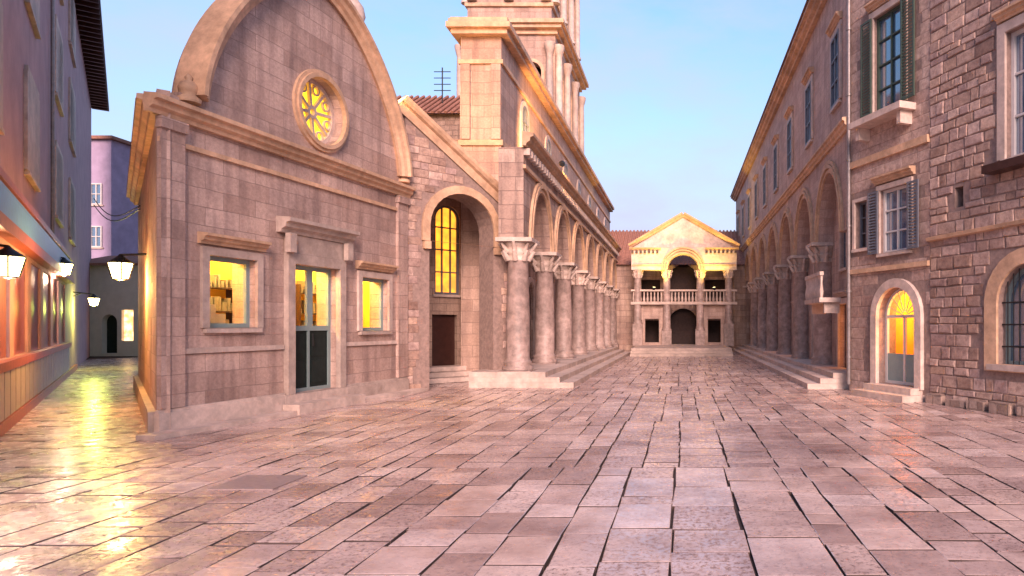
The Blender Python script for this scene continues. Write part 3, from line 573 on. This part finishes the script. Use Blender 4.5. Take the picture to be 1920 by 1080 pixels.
# rear wall with doors behind the colonnade
rf_ = Fr((-6.4, 24.3), (-6.4, 52)); hs = []
for i in range(6):
    c = 4.1+i*4.3; hs.append(rect(c-.65, c+.65, .55, 2.9) if i % 2 else arch(c, 1.3, .55, 3.2))
MB().slab(rf_, [rect(0, rf_.len, 0, 7.9)]+hs, -.15, 0).build('rear_wall', M['old'], lc)
for i in range(6):
    c = 4.1+i*4.3; q = MB(); q.box(rf_, c-.65, c+.65, -.14, -.11, .55, 3.85 if i % 2 == 0 else 2.9); q.build('door', M['maroon'], lc)
    q = MB(); q.slab(rf_, [rect(c-.8, c+.8, .55, 4.1), rect(c-.66, c+.66, .551, 2.9)] if i % 2 else [arch(c, 1.7, .55, 3.2, rise=.85), arch(c, 1.3, .551, 3.2)], .003, .09); q.build('door_surround', M['trimpale'], lc)
# steps beside the left colonnade and across the far end
q = MB(); sf2 = Fr((-4.55, 21.3), (-4.55, 46))
for i in range(3): q.box(sf2, -.4*i*0, sf2.len, -2.2, .45*(3-i)-.2, .17*i-.0+.002, .17*(i+1))
structure(q.build('steps', M['trimpale']))
q = MB(); ff = Fr((-3.2, 44), (3.4, 44))
for i in range(3): q.box(ff, 0, 6.6, -9, .45*(3-i), .17*i+.002, .17*(i+1)-.001)
structure(q.build('steps', M['trimpale']))
# ------------------------------------------------------------------ protyron (temple-front porch)
YP = 50.0; pf = Fr((-3.8, YP), (4.4, YP)); X = lambda px: pf.s(px); Zp = lambda py: EYE+(CY-py)/F*YP
pt = thing('temple_porch', (.3, YP, 0), 'temple-front porch with a warm lit pediment and central arch at the end of the square', 'porch')
pl, pr_ = X(1180), X(1385); pc = X(1281)
zE0, zE1, zA = Zp(506), Zp(464), Zp(400)
aw = X(1310)-X(1252)
# pediment
MB().slab(pf, [[(pl+.2, zE1+.02), (pr_-.2, zE1+.02), (pc, zA-.2)]], -1.2, -.12).build('tympanum', M['trimpale'], pt)
q = MB(); q.sweep(pf, [(pl, zE1+.05), (pc, zA-.12)], [(-1.2, 0), (0, -.12), (.1, 0), (.22, .08), (.26, .2), (-1.2, .2)]); q.sweep(pf, [(pc, zA-.12), (pr_, zE1+.05)], [(-1.2, 0), (0, -.12), (.1, 0), (.22, .08), (.26, .2), (-1.2, .2)])
q.build('raking_cornice', M['trim'], pt)
zs = Zp(506); rr = aw/2
path = [(pl+.15, zE0), (pc-rr, zE0)] + [(pc-rr*math.cos(t), zs+rr*1.05*math.sin(t)) for t in [math.pi*i/16 for i in range(1, 16)]] + [(pc+rr, zE0), (pr_-.15, zE0), (pr_-.15, zE1), (pl+.15, zE1)]
MB().slab(pf, [path], -1.1, 0).build('entablature', M['trimpale'], pt)
q = MB(); cornice(q, pf, pl, pc-rr-.5, zE1-.2, .7); cornice(q, pf, pc+rr+.5, pr_, zE1-.2, .7)
for kk in (0, .2, .38):
    q.sweep(pf, [(pc-(rr+kk)*math.cos(t), zs+(rr*1.05+kk)*math.sin(t)) for t in [math.pi*i/20 for i in range(21)]], [(.003, 0), (.08+kk*.2, 0), (.08+kk*.2, .13), (.003, .13)])
q.box(pf, pl+.2, pc-rr, .004, .07, zE0+.3, zE0+.42); q.box(pf, pc+rr, pr_-.2, .004, .07, zE0+.3, zE0+.42)
q.build('moulding', M['trim'], pt)
q = MB()
for i in range(26):
    s_ = pl+.25+i*(pr_-pl-.5)/25
    if abs(s_-pc) > rr+.55: q.box(pf, s_-.08, s_+.08, .005, .16, zE1-.42, zE1-.24)
q.build('dentils', M['maroon'], pt)
for px_ in (1195, 1250, 1313, 1367):
    s_ = X(px_); p = pf.p(s_, -.4, 0); zb = 2.1 if px_ in (1195, 1367) else 1.6; q = MB()
    q.box(pf, s_-.36, s_+.36, -.78, -.05, .45, zb); q.lathe((p.x, p.y, zb), [(.38, 0), (.38, .1), (.3, .2), (.33, .26), (.29, .34), (.28, zE0-zb-1), (.25, zE0-zb-.6)], 18)
    c_ = q.build('column', M['granite'], pt); q = MB(); capital(q, (p.x, p.y, zE0-.62), .72); q.build('capital', M['trimpale'], c_)
# back wall with three openings, parapet with balusters
pb = Fr((-6.7, YP+2.6), (6.2, YP+2.6)); XB_ = lambda px: pb.s(px)
MB().slab(pb, [rect(0, pb.len, 0, zE0+.6), rect(XB_(1195), XB_(1238), .5, 2.4), arch(XB_(1281), XB_(1309)-XB_(1255), .5, 2.2), rect(XB_(1322), XB_(1362), .5, 2.4),
    arch(XB_(1281), XB_(1309)-XB_(1255), 3.9, zE0-.5), rect(XB_(1200), XB_(1238), 3.9, 5.6), rect(XB_(1322), XB_(1360), 3.9, 5.6)], -.4, 0).build('wall', M['old'], pt)
MB().box(pb, 0, pb.len, -.9, -.6, 0, zE0+.85).build('interior', M['dark'], pt)
pz = Zp(562)
q = MB(); q.box(pf, pl+.1, pr_-.1, -.7, -.1, pz-.35, pz-.15); q.box(pf, pl+.1, pr_-.1, -.6, -.2, pz+.65, pz+.78)
for i in range(30):
    s_ = pl+.3+i*(pr_-pl-.6)/29; p = pf.p(s_, -.4, pz-.14); q.lathe(p, [(.06, 0), (.1, .2), (.05, .45), (.06, .78)], 8)
q.build('balustrade', M['trimpale'], pt)
for a, b_ in ((1200, 1244), (1319, 1361)):
    q = MB(); q.slab(pf, [rect(X(a), X(b_), .5, pz-.36), rect(X(a)+.35, X(b_)-.35, .7, 2.5)], -1, -.5); q.build('parapet_wall', M['palace'], pt)
q = MB(); q.add([pb.p(-.6, .3, zE0+.61), pb.p(pb.len+.4, .3, zE0+.61), pb.p(pb.len+.4, -7, Zp(400)), pb.p(-.6, -7, Zp(400))], [(0, 1, 2, 3)])
for i in range(43): q.tube(pb.p(-.6+i*.32, .05, zE0+.66), pb.p(-.6+i*.32, -7, Zp(400)+.05), .09, n=6)
q.build('roof', M['roof'], pt)
# ------------------------------------------------------------------ right palace over the old colonnade
rf = Fr((5.2, 62), (5.2, 20.5), 1); LR = rf.len
pa = thing('old_palace', (5.2, 40, 0), 'long stone palace built over old columns on the right of the square', 'palace')
HR = 13.6
colonnade(pa, rf, LR-.5-4.6*9, 4.6, 9, .5, 5.0, .40, M['palace'], 8.2, .0, LR-.02, 7.3)
MB().box(rf, 0, LR-.001, -6, -.002, 8.2, HR).build('upper_wall', M['palace'], pa)
q = MB(); cornice(q, rf, 0, LR+.1, 8.05, 1.2, .8); q.build('string_course', M['trim'], pa); q = MB(); cornice(q, rf, 0, LR+.15, HR-.1, 1.4, 1.6); q.build('cornice', M['trim'], pa)
q = MB(); q.add([rf.p(-.2, .55, HR+.35), rf.p(LR+.3, .55, HR+.35), rf.p(LR+.3, -4, HR+2), rf.p(-.2, -4, HR+2)], [(0, 1, 2, 3)]); q.build('roof', M['roof'], pa)
inf = Fr((5.75, 62), (5.75, 20.5), 1); hs = []
for i in range(9):
    c = LR-.5-4.6*(i+.5)
    hs.append((c, i))
loops = [rect(0, LR-.003, 0, 8.1)] + [rect(c-.62, c+.62, .35, 2.75) for c, i in hs] + [rect(c-.45, c+.45, 4.0, 5.4) for c, i in hs]
MB().slab(inf, loops, -.3, 0).build('infill_wall', M['palace'], pa)
MB().box(inf, 0, LR-.004, -1.4, -1.2, 0, 8).build('interior', M['dark'], pa)
for c, i in hs:
    lit = i in (0, 2, 3)
    q = MB(); q.slab(inf, [rect(c-.62, c+.62, .35, 2.75), rect(c-.52, c+.52, .45, 2.65)], -.25, -.18); q.box(inf, c-.04, c+.04, -.24, -.19, .45, 2.65); d_ = q.build('door', M['maroon'], pa)
    MB().box(inf, c-.52, c+.52, -.29, -.26, .45, 2.65).build('pane', M['orange'] if lit else M['dark'], d_)
    q = MB(); q.slab(inf, [rect(c-.8, c+.8, .35, 2.95), rect(c-.62, c+.62, .351, 2.75)], .003, .09); cornice(q, inf, c-.9, c+.9, 3.0, .7); q.build('surround', M['trimpale'], d_)
    window(inf, c-.45, c+.45, 4.0, 5.4, pa, 'glass', 'shutter', .15, .06, 1, 2, surround=.12)
for i in range(9):
    c = LR-1.6-4.6*i
    if c < 1: continue
    window(rf, c-.55, c+.55, 9.3, 11.6, pa, 'glass', 'shutter', -.02, .07, 1, 2, surround=.2, hood=True, sill=True)
q = MB(); c = rf.s(1560)
q.box(rf, c-1.3, c+1.3, .005, .7, 2.75, 2.9); q.box(rf, c-1.3, c+1.3, .56, .69, 3.62, 3.74)
for i in range(15): p = rf.p(c-1.22+i*.174, .62, 2.9); q.lathe(p, [(.045, 0), (.075, .2), (.035, .45), (.05, .72)], 8)
for x in (c-1.0, c+1.0): q.box(rf, x-.1, x+.1, .006, .5, 2.4, 2.75)
q.build('balcony', M['trimpale'], pa)
q = MB(); sf3 = Fr((4.5, 56), (4.5, 20.9))
for i in range(3): q.box(sf3, 0, sf3.len, -.2, .4*(3-i)-.5, .17*i+.002, .17*(i+1)-.003) if False else q.box(Fr((5.1, 56), (5.1, 20.9)), 0, 35.1, -.7, .4*(3-i)-.1, .17*i+.002, .17*(i+1)-.003)
structure(q.build('steps', M['trimpale']))
# ------------------------------------------------------------------ right townhouse and rough stone house
A_ = V(5.2, 20.5, 0); dirr = V(2.5, -6.3, 0).normalized(); sp = 3.48
th = Fr((A_.x, A_.y), (A_.x+dirr.x*sp, A_.y+dirr.y*sp), -1)
th.n = V(-abs(dirr.y), -abs(dirr.x), 0).normalized()
tn = thing('stone_townhouse', (A_.x, A_.y, 0), 'tall smooth stone townhouse with a glowing arched portal, at the corner right of the palace', 'townhouse')
s_ = th.s; P0, P1 = s_(1640), s_(1730); pcx = (P0+P1)/2; pw = (P1-P0)*.8
W1 = (s_(1652), s_(1706)); W2 = (s_(1640), s_(1694))
loops = [rect(.004, sp, 0, 17), arch(pcx, pw, .35, 3.05-pw/2), rect(*W1, 4.05, 5.85), rect(*W2, 8.1, 10.9), rect(.35, .95, 4.3, 5.7)]
MB().slab(th, loops, -.6, 0).build('wall', M['bed'], tn)
stonework('stone_facing', th, rect(.004, sp-.004, 0, 14), [arch(pcx, pw+.5, .0, 3.05-pw/2, rise=pw/2+.25), rect(W1[0]-.14, W1[1]+.14, 4.0, 6.0), rect(W2[0]-.18, W2[1]+.18, 8.0, 11.1), rect(.25, 1.05, 4.2, 5.8)], (.4, .8), (.28, .34), M['blocks'], tn, .016, .006, 6, .005)
q = MB(); vv = [th.p(a, b_, z) for z in (.345, 3.25) for a, b_ in ((pcx-pw/2-.3, -.61), (pcx-pw/2-.3, -2.4), (pcx+pw/2+.3, -2.4), (pcx+pw/2+.3, -.61))]; q.add(vv, [(0, 1, 2, 3), (7, 6, 5, 4), (0, 4, 5, 1), (1, 5, 6, 2), (2, 6, 7, 3)]); q.build('entrance_hall', plain('hall_paint', (.78, .36, .06), .8, var=.2, scale=2), tn)
q = MB(); q.box(th, pcx-.25, pcx+.35, -2.39, -2.2, .36, 2.5); q.box(th, pcx-pw/2-.2, pcx-pw/2+.15, -2.0, -1.5, .36, 1.3); q.build('hall_furniture', M['maroon'], tn)
l = bpy.data.lights.new('hall_light', 'POINT'); l.energy = 70; l.color = (1, .52, .10); l.shadow_soft_size = .12; lo = bpy.data.objects.new('hall_light', l); COL.objects.link(lo); lo.parent = tn; lo.location = th.p(pcx, -1.2, 2.75)-Vector(tn.location)
MB().lathe(th.p(pcx, -1.2, 2.85), [(.03, 0), (.12, .06), (.04, .2), (.02, .38)], 12).build('hall_lamp', M['lampglass'], tn)
q = MB(); q.slab(th, [arch(pcx, pw+.5, .3, 3.05-pw/2, rise=pw/2+.25), arch(pcx, pw, .301, 3.05-pw/2)], .003, .12); q.build('portal_surround', M['trimpale'], tn)
q = MB(); zsr = 3.05-pw/2
q.slab(th, [arch(pcx, pw, .35, zsr), arch(pcx, pw-.16, .43, zsr)], -.3, -.22); q.box(th, pcx-pw/2, pcx+pw/2, -.29, -.23, zsr-.05, zsr+.03); q.box(th, pcx-.04, pcx+.04, -.29, -.23, .4, zsr)
for i in range(1, 8):
    t = math.pi*i/8; q.tube(th.p(pcx+.12*math.cos(t), -.26, zsr+.12*math.sin(t)), th.p(pcx+(pw/2-.05)*math.cos(t), -.26, zsr+(pw/2-.05)*math.sin(t)), .014, n=6)
pg = q.build('portal_door', M['white'], tn)
q = MB(); [q.box(th, a, b_, -.288, -.24, .43, 1.2) for a, b_ in ((pcx-pw/2+.08, pcx-.06), (pcx+.06, pcx+pw/2-.08))]; q.build('door_panel', M['teal'], pg)
q = MB(); q.box(th, P0-.1, P1+.1, .003, .75, 0, .17); q.box(th, P0, P1, -.4, .4, .171, .34); q.build('door_step', M['trimpale'], tn)
window(th, *W1, 4.05, 5.85, tn, 'glass', 'white', .15, .07, 1, 2, surround=.14, hood=True)
window(th, *W2, 8.1, 10.9, tn, 'glass', 'shuttergreen', .15, .07, 1, 3, surround=.18, hood=True)
window(th, .35, .95, 4.3, 5.7, tn, 'dark', 'shutter', .2, .06, 1, 2, surround=.1)
def shutter(fr__, s0, s1, z0, z1, mat, par, swing=.0):
    q = MB(); q.slab(fr__, [rect(s0, s1, z0, z1), rect(s0+.06, s1-.06, z0+.06, z1-.06)], .09, .13)
    nn = int((z1-z0)/.09)
    for i in range(nn):
        zz = z0+.07+i*(z1-z0-.14)/nn; v = [fr__.p(a, d, zz+e) for a in (s0+.06, s1-.06) for d, e in ((.095, .05), (.125, 0), (.125, .012), (.095, .062))]
        q.add(v, [(0, 1, 2, 3), (7, 6, 5, 4), (0, 4, 5, 1), (1, 5, 6, 2), (2, 6, 7, 3), (3, 7, 4, 0)])
    return q.build('shutter', mat, par)
shutter(th, W1[1]+.02, W1[1]+.45, 4.05, 5.85, M['shutter'], tn); shutter(th, W1[0]-.45, W1[0]-.02, 4.05, 5.85, M['shutter'], tn)
shutter(th, W2[1]+.02, W2[1]+.55, 8.1, 10.9, M['shuttergreen'], tn); shutter(th, W2[0]-.5, W2[0]-.02, 8.1, 10.9, M['shuttergreen'], tn)
q = MB(); q.box(th, W2[0]-.5, W2[1]+.5, .004, .55, 7.75, 7.93); [q.box(th, x, x+.15, .005, .4, 7.4, 7.75) for x in (W2[0]-.35, W2[1]+.2)]
q.build('balcony', M['trimpale'], tn)
for z in ((6.75, 6.95), (3.55, 3.68)): MB().box(th, .01, sp-.01, .003, .1, *z).build('string_course', M['trim'], tn)
q = MB(); q.tube(th.p(.12, .1, .2), th.p(.12, .1, 17), .06); [q.tube(th.p(.12, .1, z), th.p(.12, .1, z+.06), .085) for z in range(1, 17, 2)]; q.build('drainpipe', M['pipe'], tn)
B_ = th.p(sp, 0, 0); rh = Fr((B_.x, B_.y), (B_.x+dirr.x*9, B_.y+dirr.y*9), -1); rh.n = th.n
rs_ = thing('rough_stone_house', (B_.x, B_.y, 0), 'rough stone house with a barred arched window, at the right edge', 'house')
ga = rh.s(1932); gw = 2*(ga-rh.s(1872)); V1 = (rh.s(1888), rh.s(1888)+1.2); sv = (rh.s(1790), rh.s(1806))
loops = [rect(.004, 9, 0, 17), arch(ga, gw, 1.12, rh.z(1932, 492)-gw/2), rect(*V1, 5.75, 8.6), rect(sv[0], sv[1], 4.9, 5.4)]
MB().slab(rh, loops, -.5, -.003).build('wall', M['bed'], rs_)
stonework('stone_facing', rh, rect(.004, 7, .0, 13), [arch(ga, gw+.7, .95, rh.z(1932, 492)-gw/2, rise=gw/2+.35)]+[rect(V1[0]-.22, V1[1]+.22, 5.7, 8.9), rect(sv[0], sv[1], 4.9, 5.4)], (.22, .62), (.16, .34), M['stones'], rs_, .05, .03, 5)
gz_ = rh.z(1932, 492)-gw/2
q = MB(); q.slab(rh, [arch(ga, gw+.7, .95, gz_, rise=gw/2+.35), arch(ga, gw, 1.12, gz_)], .0, .07); q.build('arch_surround', M['trim'], rs_)
q = MB(); q.slab(rh, [arch(ga, gw, 1.12, gz_), arch(ga, gw-.14, 1.19, gz_)], -.3, -.22)
gf = q.build('window', M['teal'], rs_); MB().slab(rh, [arch(ga, gw-.14, 1.19, gz_)], -.33, -.31).build('pane', M['glass'], gf)
q = MB(); nb = 11
for i in range(1, nb):
    x = ga-gw/2+gw*i/nb; top = gz_+math.sqrt(max(0, (gw/2)**2-(x-ga)**2)); q.tube(rh.p(x, -.12, 1.12), rh.p(x, -.12, top), .014, n=6)
for z in (1.5, 2.0, 2.5): q.box(rh, ga-gw/2, ga+gw/2, -.135, -.105, z, z+.035)
q.build('grille', M['iron'], gf); MB().box(rh, ga-gw/2-.2, ga+gw/2+.2, -.0, .16, .98, 1.11).build('sill', M['trimpale'], gf)
window(rh, *V1, 5.75, 8.6, rs_, 'glass', 'white', .2, .08, 1, 2, surround=.22, hood=True)
q = MB(); q.box(rh, V1[0]-.35, V1[1]+.35, .004, .4, 5.45, 5.63); q.build('window_ledge', M['maroon'], rs_)
MB().box(rh, sv[0], sv[1], -.45, -.4, 4.9, 5.4).build('vent', M['dark'], rs_)
q = MB(); q.sweep(rh, [(.0, 4.15), (3.0, 4.2)], [(-.0, 0), (.14, .02), (.16, .1), (0, .14)]); q.build('string_course', M['trim'], rs_)
q = MB(); random.seed(3)
for i in range(14):
    x = i*.7; q.box(rh, x, x+random.uniform(.5, .68), .0, random.uniform(.08, .22), 0, random.uniform(.15, .4))
q.build('footing', M['rough'], rs_)
# ------------------------------------------------------------------ left street building and alley end
AD = V(-.83, 1, 0).normalized(); a0 = V(-12.75, 12.5, 0)-AD*8; a1 = V(-12.75, 12.5, 0)+AD*42
af = Fr((a1.x, a1.y), (a0.x, a0.y), 1)
if af.n.dot(V(1, 0, 0)) < 0: af.n = -af.n
bA = thing('plastered_house', tuple(a1), 'tall pink plastered house with lit shopfront on the left of the alley', 'house')
sA = lambda px: af.s(px)
wins = []
for p0, p1, z0, z1 in ((44, 68, 5.6, 7.9), (100, 114, 5.6, 7.9), (128, 138, 5.6, 7.9), (-40, -4, 5.6, 7.9), (44, 68, 9.6, 12.0), (100, 114, 9.6, 12), (128, 138, 9.6, 12), (100, 114, 13.6, 16), (44, 68, 13.6, 16), (128, 138, 13.6, 16)):
    wins.append((sA(p0), sA(p1), z0, z1))
for i, w_ in enumerate(wins):
    if w_[1]-w_[0] > 1.5: c = (w_[0]+w_[1])/2; wins[i] = (c-.7, c+.7, w_[2], w_[3])
bays = []
for p0, p1 in ((-90, -40), (-28, 18), (26, 52), (58, 76), (81, 95), (99, 110), (114, 122)):
    bays.append((sA(p0), sA(p1)))
loops = [rect(0, af.len, 0, 22)] + [rect(*w_) for w_ in wins] + [rect(b0_, b1_, 1.35, 3.55) for b0_, b1_ in bays]
MB().slab(af, loops, -.4, 0).build('wall', M['plaster'], bA)
for w_ in wins: window(af, *w_, bA, 'glass', 'white', .08, .08, 1, 2, surround=.15)
for b0_, b1_ in bays: window(af, b0_, b1_, 1.35, 3.55, bA, 'shop', 'redwood', .12, .07, max(1, int((b1_-b0_)/.9)), 1, sill=False)
q = MB(); q.box(af, sA(124), sA(-100), .003, .16, 3.95, 4.5); q.build('fascia', M['blue'], bA)
q = MB(); q.box(af, sA(126), sA(-100), .003, .22, 3.66, 3.90); q.box(af, sA(126), sA(-100), .003, .18, 4.55, 4.70); q.box(af, sA(126), sA(-100), .003, .14, 1.16, 1.33)
q.box(af, sA(140), sA(-100), .003, .10, 0, .22); q.build('shop_trim', M['redwood'], bA)
q = MB(); s0 = sA(126); e0 = sA(-100); x = s0
while x < e0-.5: q.box(af, x+.04, min(x+.78, e0), .003, .07, .24, 1.14); x += .84
q.build('stall_riser', M['panel'], bA)
q = MB(); q.box(af, -1, af.len, .0, .9, 16.8, 17.0); [q.box(af, x*.7, x*.7+.12, .0, .85, 16.6, 16.8) for x in range(50)]; q.build('eave', M['maroon'], bA)
q = MB(); q.tube(af.p(sA(92), .08, 4.7), af.p(sA(92), .08, 16.7), .05); q.build('drainpipe', M['pipe'], bA)
bB = thing('mauve_house', (-41, 47, 0), 'narrow mauve house at the end of the alley with a tiled top', 'house')
f2 = Fr((-42, 47), (-40.1, 47)); zb_ = lambda y: EYE+(CY-y)/F*47
MB().box(f2, 0, f2.len, -5, 0, 0, zb_(262)).build('wall', M['plaster2'], bB)
q = MB(); q.box(f2, -.3, f2.len+.3, -5.3, .3, zb_(262)+.01, zb_(256)); q.build('roof', M['roof'], bB)
for z in (4.5, 7.5, 10.5): window(f2, .5, 1.3, z, z+1.5, bB, 'glass', 'white', -.03, .08, 1, 1)
bC = thing('white_house', (-37, 44, 0), 'low white house closing the far end of the alley behind the lamp', 'house')
f3 = Fr((-39, 43), (-33.5, 43)); z3 = lambda y: EYE+(CY-y)/F*43
MB().slab(f3, [rect(0, 5.5, 0, z3(492)), arch(f3.s(205), 1.0, .2, 2.2), rect(f3.s(228), f3.s(250), 1, 3)], -4, 0).build('wall', M['white'], bC)
q = MB(); q.add([f3.p(-.3, .4, z3(494)), f3.p(5.8, .4, z3(494)), f3.p(5.8, -3, z3(470)), f3.p(-.3, -3, z3(470))], [(0, 1, 2, 3)]); q.box(f3, -.3, 5.8, .2, .42, z3(494)-.15, z3(494)-.01); q.build('roof', M['roof'], bC)
MB().box(f3, f3.s(205)-.5, f3.s(205)+.5, -.5, -.4, .2, 2.8).build('door', M['doorpaint'], bC)
MB().box(f3, f3.s(228), f3.s(250), -.3, -.2, 1, 3).build('pane', M['shop'], bC)
# ------------------------------------------------------------------ lamps
def at(px, py, Y): return V((px-CX)/F*Y, Y, EYE+(CY-py)/F*Y)
p = at(15, 500, 12.2); lantern(tuple(p), tuple(p+V(-.6, -.5, .45)), 'lit lantern on the pink plastered house at the left edge', .5, 35, (1, .66, .42))
p = at(226, 508, 15.5); lantern(tuple(p), tuple(p+V(.95, .45, .45)), 'lit lantern hanging at the church corner over the alley', .5, 130, (1, .50, .12))
p = at(176, 566, 30); lantern(tuple(p), tuple(p+V(-.7, -.6, .45)), 'small far lantern deeper in the alley', .45, 110, (.85, 1, .15))
p = at(120, 505, 22); lantern(tuple(p), tuple(p+V(-.6, -.5, .45)), 'lit lantern above the shop windows halfway along the alley', .5, 60, (1, .66, .42))
def flood(loc, target, energy, label, ang=70, col=(1, .48, .16)):
    t = thing('floodlight', loc, label, 'floodlight', 'floodlights aimed at the old buildings')
    d = (Vector(target)-Vector(loc)).normalized(); q = MB(); q.tube(Vector(loc)-d*.16, Vector(loc), .09, .13, 12); q.build('lamp_housing', M['iron'], t)
    q = MB(); q.tube(Vector(loc)+d*.001, Vector(loc)+d*.012, .115, .115, 12); q.build('lamp_lens', M['lampglass'], t)
    l = bpy.data.lights.new('flood_light', 'SPOT'); l.energy = energy; l.color = col; l.spot_size = math.radians(ang); l.spot_blend = .8; l.shadow_soft_size = .2
    o = bpy.data.objects.new('flood_light', l); COL.objects.link(o); o.parent = t; o.location = d*.05; o.rotation_euler = (-d).to_track_quat('Z', 'Y').to_euler()
flood((-1.9, 48.8, 4.75), (-.9, 50.0, 9.0), 330, 'small floodlight in front of the porch balustrade, left one of the pair', 125, (1, .64, .12))
flood((2.5, 48.8, 4.75), (1.5, 50.0, 9.0), 330, 'small floodlight in front of the porch balustrade, right one of the pair', 125, (1, .64, .12))
flood((-4.6, 26.0, 8.3), (-7.4, 38, 13), 1500, 'small floodlight on the colonnade roof aimed at the bell tower', 110)
flood((-8.6, 19.2, 9.0), (-7.3, 25, 11), 500, 'small floodlight on the church roof aimed at the tall block', 120)

for k, (py0, py1) in enumerate(((372, 386), (384, 392))):
    p0, p1 = at(176, py0, 30), at(262, py1, 17.5); q = MB(); pr0 = p0
    for i in range(1, 13):
        t = i/12; pt_ = p0.lerp(p1, t) - V(0, 0, .5*math.sin(math.pi*t)); q.tube(pr0, pt_, .018, n=6); pr0 = pt_
    o = q.build('overhead_cable', M['iron']); tag(o, ('upper' if k == 0 else 'lower')+' black cable strung across the alley under the sky', 'cable', 'cables over the alley')
